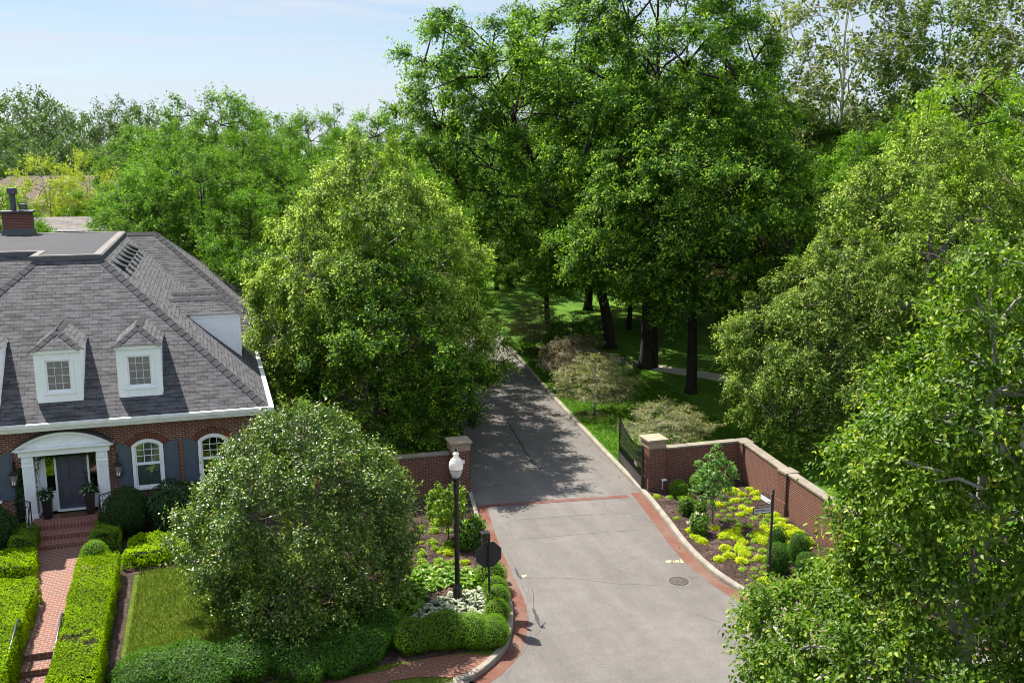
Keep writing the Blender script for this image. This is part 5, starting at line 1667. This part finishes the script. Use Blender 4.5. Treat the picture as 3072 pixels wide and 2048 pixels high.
G5 = [(430,730,32),(480,888,25),(870,775,30),(900,818,33),(835,832,22),(800,868,27),(880,868,28),(1000,855,32),(1070,890,30),(1030,945,32),(950,945,35),(1140,930,32),(1050,1018,35),(920,905,28),(1045,1120,30),(1050,1210,20),(1070,1275,25),(1140,1260,25),(1135,1305,28),(1070,1330,22),(1055,1395,25),(1225,1308,30),(1310,1235,22),(1320,1185,22),(1325,1275,18),(1345,1130,32),(1380,1080,28),(1075,1060,30),(1130,1135,35),(1025,770,30),(1000,745,30),(980,1275,28),(1150,1445,40),(1230,1405,38),(1180,870,32),(1210,910,32),(1160,900,30),(740,760,30),(600,720,26),(700,1110,0),(1420,1120,28),(850,900,26)]
k = 0
for arr, ms_, lab, grp in ((Y5, sy, 'low clump of stonecrop with yellow flowers in the mulch right of the road', 'yellow stonecrop clumps in the right bed'), (G5, sg, 'low pale green clump of stonecrop in the mulch right of the road', 'green stonecrop clumps in the right bed')):
    for zx, zy, w_ in arr:
        if not w_: continue
        px, py = 1840 + zx / 2.529, 1200 + zy / 2.529
        x, y = G(px, py + 4, .15)
        s = w_ / 42 * 1.08
        o = add_mesh('stonecrop', ms_[k % 4], None, (x, y, .13)); o.rotation_euler = (0, 0, k * 1.7); o.scale = (s, s, s * .95)
        tag(o, lab, 'flower', grp); k += 1
L3 = [(745,700,22),(745,727,22),(828,684,36),(820,722,36),(737,785,20),(745,825,18),(808,785,34),(822,818,26),(845,838,14),(752,852,32),(680,855,24),(895,800,40),(905,842,38),(880,825,34),(918,900,34),(848,890,32),(985,896,28),(1000,935,28),(750,890,30),(680,892,28),(675,918,26),(775,915,26),(773,946,30),(700,938,20),(1005,678,34),(900,722,26),(520,738,28),(850,640,22),(820,660,24)]
for i, (zx, zy, w_) in enumerate(L3):
    x, y = G(860 + zx / 1.849, 1200 + zy / 1.849 + 4, .15)
    s = w_ / 30 * .9
    o = add_mesh('stonecrop', (sg if i % 4 else sy)[i % 4 if i % 4 else 1], None, (x, y, .135)); o.rotation_euler = (0, 0, i * 2.1); o.scale = (s, s, s)
    tag(o, 'low pale green clump of stonecrop in the mulch left of the road' if i % 4 else 'low clump of yellowish stonecrop in the mulch left of the road', 'flower', 'stonecrop clumps in the left bed')

# ---------------------------------------------------------------- hostas
def hosta_mesh(name, seed, r, n, L, W, lm, edge=None):
    rng = np.random.default_rng(seed)
    a = rng.uniform(0, 6.28, n); el = rng.uniform(.15, 1.1, n)
    d = np.stack([np.cos(a) * np.cos(el), np.sin(a) * np.cos(el), np.sin(el)], 1)
    P = d * np.array([r, r, r * .75]) * rng.uniform(.35, 1.0, (n, 1)) + np.array([0, 0, .05])
    ax = nz(d * np.array([1, 1, .25]) + nz(rng.normal(0, 1, (n, 3))) * .3 - np.array([0, 0, .15]))
    nr = nz(np.array([0, 0, 1.0]) + nz(rng.normal(0, 1, (n, 3))) * .45)
    return leaf_mesh(name, P, ax, nr, L * rng.uniform(.7, 1.15, n), W * rng.uniform(.8, 1.15, n), rng.uniform(.0, .25, n) if edge is not None else rng.uniform(.1, .9, n), lm, 'leaf6', fold=.1, curl=.25, edge=edge)
hv = [hosta_mesh('hosta_v%d' % i, 50 + i, .24, 62, .22, .085, lm_hostav, edge=1.0) for i in range(3)]
hg = [hosta_mesh('hosta_g%d' % i, 60 + i, .28, 60, .24, .14, lm_hosta) for i in range(3)]
rngp = random.Random(9)
vp_ = [(1262,1845),(1285,1828),(1282,1855),(1310,1810),(1308,1838),(1312,1862),(1338,1795),(1336,1822),(1340,1850),(1345,1872),(1365,1782),(1368,1806),(1370,1834),(1374,1862),(1398,1776),(1398,1800),(1402,1826),(1404,1852),(1408,1874),(1430,1772),(1430,1796),(1434,1822),(1438,1850),(1442,1876),(1462,1782),(1464,1806),(1466,1836),(1470,1864),(1486,1846),(1484,1800),(1492,1876),(1478,1888)]
for i, (px, py) in enumerate(vp_):
    x, y = G(px, py + 12, .15)
    o = add_mesh('hosta', hv[i % 3], None, (x, y, .13)); o.rotation_euler = (0, 0, i * 1.3); o.scale = (rngp.uniform(.8, 1.0),) * 3
    tag(o, 'white edged hosta in the patch round the lamp post', 'plant', 'white edged hostas')
gp_ = [(1215,1745),(1195,1775),(1240,1755),(1275,1725),(1310,1722),(1345,1728),(1388,1728),(1418,1735),(1450,1735),(1250,1815),(1218,1830),(1165,1800),(1262,1705),(1290,1712),(1322,1700),(1330,1735),(1352,1712),(1372,1740),(1400,1712),(1402,1745),(1425,1720),(1440,1745),(1460,1722),(1466,1748),(1300,1748),(1240,1735),(1270,1760),(1225,1772),(1200,1800),(1235,1810),(1252,1790),(1180,1770)]
for i, (px, py) in enumerate(gp_):
    x, y = G(px, py + 10, .15)
    o = add_mesh('hosta', hg[i % 3], None, (x, y, .13)); o.rotation_euler = (0, 0, i * 1.9); o.scale = (rngp.uniform(.75, 1.0),) * 3
    tag(o, 'plain green hosta between the mulch bed and the white edged hostas', 'plant', 'plain green hostas')
shrub('rose_bush', 'bright leafy bush right of the lamp post in the left mulch bed', 'shrub', rose, (*G(1400, 1640, .15), .12), (.95, .95, 1.0), .5)
shrub('rose_bush', 'bright leafy bush by the kerb in the left mulch bed', 'shrub', rose, (*G(1425, 1632, .15), .12), (.8, .8, 1.1), 3.5)

# planters' plants, garland, vine
def spray(name, seed, n, r, L, W, lm, parent, loc, drop=.3, edge=None):
    rng = np.random.default_rng(seed)
    a = rng.uniform(0, 6.28, n); el = rng.uniform(-.2, 1.3, n)
    d = np.stack([np.cos(a) * np.cos(el), np.sin(a) * np.cos(el), np.sin(el)], 1)
    P = d * r * rng.uniform(.2, 1, (n, 1)); ax = nz(d - np.array([0, 0, drop])); nr = nz(np.array([0, 0, 1.]) + nz(rng.normal(0, 1, (n, 3))) * .5)
    return add_mesh(name, leaf_mesh(name, P, ax, nr, L * rng.uniform(.6, 1.2, n), W, rng.uniform(0, .5, n), lm, 'leaf6', curl=.3, edge=edge), parent, loc)
spray('foliage', 71, 150, .19, .16, .045, lm_dark, pl_l, (0, 0, .78)); spray('flower', 72, 26, .22, .06, .05, lm_white, pl_l, (.02, -.10, .72))
spray('foliage', 73, 130, .16, .22, .035, lm_dark, pl_r, (0, 0, .80)); spray('striped_leaf', 74, 24, .16, .2, .04, lm_hostav, pl_r, (-.05, -.08, .76), edge=1.0)
rng = np.random.default_rng(77)
tt = rng.uniform(-1, 1, 900)
Pg = np.stack([PC + tt * .93, np.full(900, 33.12) + rng.normal(0, .03, 900), 3.25 - .02 + rng.normal(0, .045, 900) - .05 * (1 - np.abs(tt)) * rng.uniform(0, 1, 900) - np.where(tt < -.8, (-.8 - tt) * 5 * rng.uniform(0, 1.2, 900), 0) * 1.0], 1)
gme = leaf_mesh('garland_leaves', Pg, nz(rng.normal(0, 1, (900, 3))), nz(rng.normal(0, 1, (900, 3))), .07, .03, rng.uniform(0, .5, 900), lm_yew)
tag(add_mesh('garland', gme), 'dark green garland hung under the arched white entablature of the door', 'garland')
n = 900
tz = rng.uniform(.9, 2.9, n)
Pv = np.stack([-6.30 + .08 * np.sin(tz * 3) + rng.normal(0, .06, n), 33.12 + rng.normal(0, .03, n), tz], 1)
vt = thing('climbing_vine', 'thin dark climbing vine left of the white door pilaster', 'plant', (-6.3, 33.1, .7))
add_mesh('foliage', leaf_mesh('vine_leaves', Pv, nz(rng.normal(0, 1, (n, 3)) - np.array([0, 0, .5])), nz(np.array([0, -1., .5]) + rng.normal(0, .5, (n, 3))), .08, .055, rng.uniform(0, .6, n), lm_yew), vt, (6.3, -33.1, -.7))
MB().tube([(-6.3, 33.16, .6), (-6.26, 33.16, 1.4), (-6.34, 33.16, 2.1), (-6.28, 33.16, 2.8)], .012, 5).build('stem', bk_dark, vt)

# ---------------------------------------------------------------- loose ground stuff: bark chips, fallen leaves, lawn blades
def scatter(name, poly, hf, n, L, W, mat, seed, up=1.0, lift=.02, tilt=.5, blades=False):
    rng = np.random.default_rng(seed)
    xs = [p[0] for p in poly]; ys = [p[1] for p in poly]
    pts = []
    while len(pts) < n:
        x, y = rng.uniform(min(xs), max(xs)), rng.uniform(min(ys), max(ys))
        if inpoly(x, y, poly): pts.append((x, y, hf(x, y) + lift))
    P = np.array(pts)
    if blades:
        ax = nz(np.array([0, 0, 1.0]) + rng.normal(0, .45, (n, 3))); nr = nz(rng.normal(0, 1, (n, 3)))
    else:
        ax = nz(rng.normal(0, 1, (n, 3)) * np.array([1, 1, .15])); nr = nz(np.array([0, 0, 1.0]) + rng.normal(0, tilt, (n, 3)))
    me = leaf_mesh(name, P, ax, nr, L * rng.uniform(.5, 1.3, n), W * rng.uniform(.6, 1.3, n), rng.uniform(0, 1, n), mat)
    return tag(add_mesh(name, me), kind='stuff')
lm_chip = leafmat('bark_chip', [(0, (.020, .012, .009)), (.6, (.060, .038, .030)), (.9, (.13, .085, .065)), (1, (.26, .19, .14))], .9, .1, 0)
lm_litter = leafmat('leaf_litter', [(0, (.10, .05, .02)), (.5, (.22, .13, .06)), (1, (.30, .26, .08))], .8, .1, .1)
lm_blade = leafmat('grass_blade', [(0, (.035, .075, .005)), (.5, (.10, .16, .010)), (.85, (.19, .25, .03)), (1, (.34, .34, .12))], .6, .15, .25)
lm_pblade = leafmat('park_grass_blade', [(0, (.03, .085, .005)), (.5, (.075, .18, .009)), (1, (.16, .29, .02))], .6, .15, .25)
rb = kb(offset(KR, .2), 20, 32.1) + [(19.5, 32.1), (19.2, 27), (18.8, 20)]
scatter('bark_chips', rb, hR, 9000, .09, .03, lm_chip, 81)
lb = kb(offset(KL, -.2), 25.5, 33.7) + [(4.4, 33.7), (3.6, 29), (4.0, 26)]
scatter('bark_chips', lb, hL, 4500, .09, .03, lm_chip, 82)
scatter('grass_blades', [(-2.55, 23.3), (2.4, 23.6), (2.2, 28.7), (-2.5, 28.9)], hL, 42000, .075, .016, lm_blade, 83, lift=.0, blades=True)
pg = [(xat(KR, y) + .25, y) for y in np.linspace(33.2, 62, 14)] + [(xat(KR, y) + 7.0, y) for y in np.linspace(62, 33.2, 8)]
scatter('grass_blades', pg, hR, 60000, .10, .03, lm_pblade, 84, lift=.0, blades=True)
lit = [(xat(KR, y) - .03, y) for y in np.linspace(21, 40, 30)] + [(xat(KR, y) - .30, y) for y in np.linspace(40, 21, 30)]
scatter('fallen_leaves', lit, lambda x, y: .008, 150, .07, .035, lm_litter, 85, lift=0)
lit = [(xat(KL, y) + .03, y) for y in np.linspace(21.2, 40, 30)] + [(xat(KL, y) + .35, y) for y in np.linspace(40, 21.2, 30)]
scatter('fallen_leaves', lit, lambda x, y: .008, 150, .07, .035, lm_litter, 86, lift=0)
# ================================================================== trees
bk_pear = plain('bark_pear', (.30, .275, .25), .9, .2, var=.3, scale=5, bump=.5, bscale=20)
P_OVAL = [(0, .35), (.12, .78), (.35, 1.0), (.6, .9), (.82, .6), (1, .12)]
P_CONE = [(0, .58), (.12, .92), (.3, 1.0), (.55, .90), (.78, .64), (1, .14)]
P_ROUND = [(0, .45), (.2, .9), (.45, 1.0), (.7, .88), (.88, .6), (1, .2)]
P_BELL = [(0, .6), (.15, .85), (.26, .93), (.32, .85), (.37, .56), (.46, .44), (.60, .52), (.74, .46), (.88, .22), (1, .06)]
P_FLAT = [(0, .55), (.3, 1.0), (.6, .85), (1, .35)]
def at_px(px, dist):
    a = math.atan((px - 1536) / F_PX) + YAW
    return dist * math.sin(a), dist * math.cos(a)
def top_z(y, dist):
    return CAM_H - (y - 468) * dist / F_PX * 1.0

# big lindens
lin = gen_tree('linden', 101, 13.5, 5.5, .9, P_CONE, lm_linden, bk_grey, tr=.24, Nc=400, cl=.85, ns=30, nl=16, L=.125, W=.075, droop=.45, upb=.15, inner=.55, lobes=.16, K=16, first=.14, newtip_highlight=.30, twig=.8)
put_tree('linden_tree', lin, (6.95, 43.0, .1), 'big pale green linden rising over the gate wall left of the road')
put_tree('linden_tree', lin, (25.6, 34.4, .1), 'pale green linden leaning over the brick wall corner at the right', sc=(.84, .84, .72), rz=2.2)
put_tree('linden_tree', lin, (31.5, 36.2, .1), 'tallest pale green linden at the right edge, behind the wall', sc=(1.12, 1.12, 1.06), rz=4.0)
# upright maple in front of the left linden
mpl = gen_tree('maple', 102, 8.7, 3.75, .3, [(0, .7), (.2, 1.0), (.45, .95), (.7, .72), (.9, .42), (1, .12)], lm_maple, bk_dark, tr=.14, Nc=200, cl=.75, ns=24, nl=15, L=.12, W=.085, droop=.1, upb=.85, inner=.5, lobes=.25, K=14, first=.10, newtip_highlight=.25, spread=.8)
put_tree('maple_tree', mpl, (6.7, 39.0, .1), 'darker green maple with upright shoots just behind the left gate wall')
# glossy rounded tree on the lawn
hol = gen_tree('glossy', 103, 5.55, 3.0, .05, [(0, .62), (.15, .9), (.4, 1.0), (.62, .93), (.82, .7), (1, .22)], lm_holly, bk_grey, tr=.11, Nc=400, cl=.58, ns=26, nl=12, L=.085, W=.052, droop=.1, upb=.4, inner=.42, lobes=.13, K=18, first=.10, newtip_highlight=.16, twig=.8)
put_tree('glossy_leaf_tree', hol, (2.1, 25.75, .42), 'dense rounded glossy leaved tree on the front lawn left of the lamp post')
# foreground pear
pear = gen_tree('pear', 104, 11.7, 4.1, 1.6, P_BELL, lm_pear, bk_pear, tr=.17, Nc=330, cl=.78, ns=28, nl=15, L=.105, W=.064, droop=.45, upb=.3, inner=.4, lobes=.14, K=18, first=.16, shape='leaf6', flat=.75, newtip_highlight=.12, twig=1.6)
put_tree('pear_tree', pear, (*at_px(3035, 17.4), .0), 'bright green broad leaved tree closest to the viewer at the lower right')

# great park trees
def rtv(d): return (d * math.cos(YAW), -d * math.sin(YAW))
def tp_lean(pts): return [(*rtv(a), z) for a, z in pts]
tC = gen_tree('park_lean', 105, 22.5, 7.6, 4.6, P_ROUND, lm_oak, bk_dark, tr=.38, Nc=180, cl=1.5, ns=34, nl=18, L=.19, W=.125, droop=.3, upb=.2, inner=.42, lobes=.3, K=18, first=.26,
              tpath=tp_lean([(0, 0), (-.6, 4), (-2.4, 8), (-5.0, 12), (-7.0, 16), (-8.2, 21), (-8.4, 23)]), newtip_highlight=.22, twig=1.5, flat=.75, gap=(R(-95), R(42), .0, .5, .18))
put_tree('park_tree', tC, (25.3, 58.3, .1), 'leaning dark limbed park tree whose trunk slants to the left over the road')
tB = gen_tree('park_tall', 106, 26.5, 7.4, 8.0, P_ROUND, lm_oak, bk_dark, tr=.38, Nc=230, cl=1.45, ns=32, nl=18, L=.18, W=.12, droop=.2, upb=.35, inner=.42, lobes=.28, K=18, first=.36, newtip_highlight=.24, twig=1.4, flat=.75)
tb = put_tree('park_tree', tB, (24.9, 52.0, .1), 'tallest dark green park tree, its twin trunk in the middle of the lawn')
m2 = MB().tube([(.55, .1, -.2), (.54, .1, 3), (.72, .15, 7), (1.2, .3, 11), (2.2, .6, 15)], [.34, .28, .25, .18, .08], 10).build('second_trunk', bk_dark, None, smooth=True); m2.parent = tb
tA = gen_tree('park_round', 107, 16.6, 6.7, 4.5, P_OVAL, lm_oak, bk_dark, tr=.31, Nc=260, cl=1.15, ns=34, nl=18, L=.155, W=.10, droop=.25, upb=.3, inner=.5, lobes=.24, K=18, first=.26, newtip_highlight=.26, twig=1.3, flat=.72)
put_tree('park_tree', tA, (24.6, 45.6, .1), 'rounded dark green park tree with a forked trunk nearest the brick wall')
put_tree('park_tree', tA, (33.0, 66.0, .1), 'dark park tree standing deeper behind the twin trunk', sc=1.2, rz=2.1)
put_tree('park_tree', tA, (43.2, 67.5, .1), 'dark park tree deep in the lawn near the red terrace', sc=1.05, rz=3.4)
put_tree('park_tree', tB, (30.0, 74.0, .1), 'tall park tree far behind the leaning tree', sc=(.95, .95, .86), rz=1.0)
put_tree('park_tree', tA, (23.9, 67.0, .1), 'low crowned dark tree filling the gap left of the leaning trunk', sc=(.78, .78, .62), rz=1.1)
put_tree('park_tree', tA, (29.5, 64.5, .1), 'low crowned dark tree right behind the leaning trunk', sc=(.7, .7, .6), rz=4.1)
put_tree('park_tree', tB, (37.0, 78.0, .1), 'tall park tree far behind the twin trunk', sc=(.8, .8, .7), rz=5.0)
put_tree('park_tree', tA, (49.5, 62.0, .1), 'park tree far right behind the lindens', sc=.95, rz=5.5)
# hawthorns and the small trees along the road
hw = gen_tree('haw', 108, 3.7, 2.3, 1.1, P_FLAT, lm_haw, bk_grey, tr=.075, Nc=95, cl=.72, ns=16, nl=12, L=.085, W=.05, droop=.05, upb=.1, inner=.25, lobes=.2, K=10, first=.25, flat=.35, newtip_highlight=.15)
hwp = gen_tree('hawp', 109, 3.9, 2.2, 1.2, P_FLAT, lm_hawp, bk_grey, tr=.075, Nc=85, cl=.7, ns=16, nl=12, L=.10, W=.06, droop=.05, upb=.1, inner=.25, lobes=.2, K=10, first=.25, flat=.4, newtip_highlight=.25)
put_tree('hawthorn_tree', hw, (18.6, 36.6, .1), 'low spreading brownish hawthorn right behind the gate and right pier', sc=(.85, .85, .58), rz=.6)
put_tree('hawthorn_tree', hw, (17.85, 42.95, .1), 'small layered grey green hawthorn by the road, nearer of the standing pair', sc=(.86, .86, .84), rz=2.0)
put_tree('hawthorn_tree', hwp, (18.9, 48.6, .1), 'small pink tinged hawthorn by the road, behind the grey green one', sc=.82, rz=1.0)
put_tree('hawthorn_tree', hw, (20.2, 59.06, .1), 'small brownish hawthorn furthest along the road', sc=(.78, .78, .95), rz=3.6)
sap = gen_tree('sapling', 110, 2.25, .58, .72, P_OVAL, lm_lime, bk_grey, tr=.03, Nc=30, cl=.24, ns=10, nl=8, L=.12, W=.055, droop=.5, upb=.2, inner=.3, lobes=.2, K=8, first=.3, shape='leaf6')
put_tree('young_tree', sap, (*G(1345, 1618, .15), .12), 'young lime green tree behind the lamp post in the left mulch bed', sc=(1.0, 1.0, .98))
mag = gen_tree('mag', 111, 2.85, .58, .80, P_OVAL, leafmat('young_green', [(0, (.06, .15, .03)), (.5, (.11, .23, .045)), (1, (.22, .34, .08))], .4, .4, .3), bk_grey, tr=.035, Nc=34, cl=.24, ns=9, nl=8, L=.11, W=.06, droop=.2, upb=.3, inner=.2, lobes=.3, K=8, first=.25, shape='leaf6')
put_tree('young_tree', mag, (*G(2136, 1566, .15), .12), 'young mid green tree in front of the brick wall in the yellow flower bed', sc=(1.0, 1.0, 1.0))
lowb = gen_tree('lowb', 112, 3.4, 2.0, .5, P_ROUND, lm_poplar, bk_dark, tr=.06, Nc=50, cl=.6, ns=14, nl=10, L=.16, W=.10, droop=.2, upb=.3, inner=.3, K=8, first=.15)
put_tree('small_tree', lowb, (21.9, 56.6, .1), 'small leafy green tree between the hawthorns and the leaning trunk', sc=.8)

# sycamores, poplar and others at the upper right
syc = gen_tree('sycamore', 113, 29, 6.8, 11, [(0, .5), (.3, .95), (.6, 1.0), (.85, .75), (1, .3)], lm_syc, bk_syc, tr=.36, Nc=230, cl=1.15, ns=9, nl=8, L=.30, W=.24, droop=.15, upb=.2, inner=.2, lobes=.25, K=20, first=.36, twig=1.3)
put_tree('sycamore_tree', syc, (*at_px(2500, 78), .1), 'airy sycamore with white limbs against the sky, nearer the middle', sc=(.95, .95, .95))
put_tree('sycamore_tree', syc, (*at_px(3085, 72), .1), 'airy sycamore with white limbs cut by the right edge', sc=(.9, .9, .86), rz=2.0)
pop = gen_tree('poplar', 114, 26, 5.2, 6, P_OVAL, lm_poplar, bk_grey, tr=.3, Nc=170, cl=1.4, ns=16, nl=11, L=.27, W=.2, droop=.2, upb=.4, inner=.4, lobes=.25, K=16, first=.25, newtip_highlight=.1)
put_tree('poplar_tree', pop, (*at_px(2790, 78), .1), 'tall mid green poplar between the two white limbed sycamores', sc=(.95, .95, 1.0))
ash = gen_tree('ash', 115, 16, 5.4, 2.0, P_ROUND, lm_ash, bk_dark, tr=.24, Nc=190, cl=1.1, ns=22, nl=14, L=.17, W=.11, droop=.2, upb=.45, inner=.45, lobes=.28, K=14, first=.2, newtip_highlight=.15)
ash2 = gen_tree('ash2', 116, 16, 5.0, 2.0, P_OVAL, lm_ash, bk_dark, tr=.24, Nc=180, cl=1.15, ns=22, nl=14, L=.17, W=.11, droop=.2, upb=.55, inner=.4, lobes=.32, K=14, first=.2, newtip_highlight=.15)
lime = gen_tree('limetree', 117, 14, 4.8, 2.0, P_ROUND, lm_lime, bk_dark, tr=.2, Nc=150, cl=1.2, ns=16, nl=11, L=.2, W=.11, droop=.3, upb=.3, inner=.45, lobes=.25, K=12, first=.2, flat=.7)
locu = gen_tree('locust', 118, 13, 4.6, 2.0, P_ROUND, lm_locust, bk_grey, tr=.2, Nc=110, cl=1.3, ns=16, nl=11, L=.22, W=.12, droop=.3, upb=.4, inner=.45, lobes=.3, K=12, first=.2)
far1 = gen_tree('far1', 119, 20, 6.0, 2.5, P_OVAL, lm_far, bk_grey, tr=.26, Nc=120, cl=1.7, ns=14, nl=9, L=.36, W=.24, droop=.15, upb=.55, inner=.4, lobes=.32, K=12, first=.2)
far2 = gen_tree('far2', 120, 20, 5.0, 4, P_ROUND, lm_far, bk_grey, tr=.26, Nc=100, cl=1.6, ns=13, nl=9, L=.36, W=.24, droop=.15, upb=.7, inner=.3, lobes=.4, K=12, first=.25)
spr = gen_tree('spruce', 121, 20, 3.6, 1.5, [(0, 1), (.3, .75), (.7, .35), (1, .03)], lm_spruce, bk_dark, tr=.24, Nc=120, cl=1.1, ns=12, nl=10, L=.3, W=.12, droop=.1, upb=.5, inner=.3, lobes=.15, K=14, first=.1, axis_top=.97)
def bg(kind, H0, px, dist, ytop, label, group=None, wide=1.0, rz=None, name='background_tree'):
    x, y = at_px(px, dist)
    s = top_z(ytop, dist * math.cos(math.atan((px - 1536) / F_PX))) / H0
    return put_tree(name, kind, (x, y, .0), label, sc=(s * wide, s * wide, s), rz=rz if rz is not None else px * .017, group=group)
bg(lime, 14, 2880, 62, 225, 'bright lime green tree below the poplar at the upper right', wide=.95, name='lime_tree')
bg(ash, 16, 2590, 66, 400, 'rounded mid green tree under the nearer sycamore', name='ash_tree')
bg(ash2, 16, 2440, 74, 430, 'mid green tree between the rounded park tree and the sycamore', wide=.8, name='ash_tree')
bg(ash, 16, 2730, 70, 330, 'green tree at the foot of the tall poplar', wide=.9, name='ash_tree')
bg(ash2, 16, 3060, 66, 260, 'green tree below the sycamore at the right edge', name='ash_tree')
put_tree('ash_tree', ash2, (9.9, 48.6, .1), 'green tree hidden behind the left linden beside the road', sc=(.82, .82, .78), rz=.7)
put_tree('ash_tree', ash, (11.8, 57.5, .1), 'green tree beside the road further behind the left linden', sc=(.8, .8, .78), rz=2.7)
L_ = 'leafy mid green tree in the belt behind the brick house roof'
for px, d, yt, kd in [(655, 74, 285, ash), (540, 66, 400, ash2), (480, 58, 505, ash), (800, 76, 318, ash2), (950, 82, 345, ash), (740, 64, 395, ash), (880, 68, 400, ash2), (620, 58, 450, ash), (1040, 88, 375, ash2), (1130, 92, 340, ash), (450, 84, 370, ash2), (760, 54, 560, ash2), (1010, 60, 470, ash)]:
    bg(kd, 16, px, d, yt, L_, 'green trees behind the brick house', name='ash_tree')
bg(spr, 20, 1018, 96, 300, 'pointed conifer on the skyline left of the great park trees', name='conifer_tree')
bg(locu, 13, 165, 88, 470, 'yellow green tree in front of the far stucco house, left one', wide=.85, name='locust_tree')
bg(locu, 13, 285, 92, 455, 'yellow green tree in front of the far stucco house, right one', wide=.72, rz=2.4, name='locust_tree')
bg(ash, 16, -20, 60, 560, 'leafy tree at the left edge behind the brick chimney', wide=.9, name='ash_tree')
bg(ash2, 16, 115, 57, 640, 'small leafy tree showing just right of the brick chimney', wide=.7, name='ash_tree')
rngf = random.Random(21)
fl_ = 'tall tree in the far woods on the left skyline'
for px, d, yt in [(-120, 150, 290), (-30, 140, 285), (60, 150, 275), (130, 132, 278), (200, 140, 305), (270, 150, 330), (330, 135, 318), (395, 150, 305), (460, 140, 312), (520, 160, 350), (600, 165, 340), (690, 170, 350), (790, 175, 355), (890, 180, 362), (20, 118, 380), (250, 120, 400), (380, 118, 395), (110, 112, 420)]:
    bg(far1 if rngf.random() < .6 else far2, 20, px, d, yt, fl_, 'far woods on the left', wide=rngf.uniform(.8, 1.05), name='far_tree')
fl_ = 'far tree closing the view behind the park lawn'
for i in range(20):
    px = 1150 + i * 62 + rngf.uniform(-20, 20)
    bg(far1 if i % 3 else far2, 20, px, rngf.uniform(112, 165), rngf.uniform(300, 380), fl_, 'far trees behind the park', wide=rngf.uniform(.9, 1.1), name='far_tree')
for i in range(12):
    px = 2400 + i * 75
    bg(far1, 20, px, rngf.uniform(105, 140), rngf.uniform(270, 340), 'far tree behind the sycamores at the upper right', 'far trees at the upper right', name='far_tree')
fl_ = 'dark understorey tree deep in the park shade'
for px, d, yt in [(1490, 92, 420), (1620, 98, 430), (1340, 84, 470), (1240, 78, 500), (1760, 104, 440), (1900, 100, 430), (2230, 98, 450), (2060, 108, 470), (2360, 84, 470), (2480, 90, 430)]:
    bg(ash2 if px % 4 else ash, 16, px, d, yt, fl_, 'understorey trees in the park', name='ash_tree')
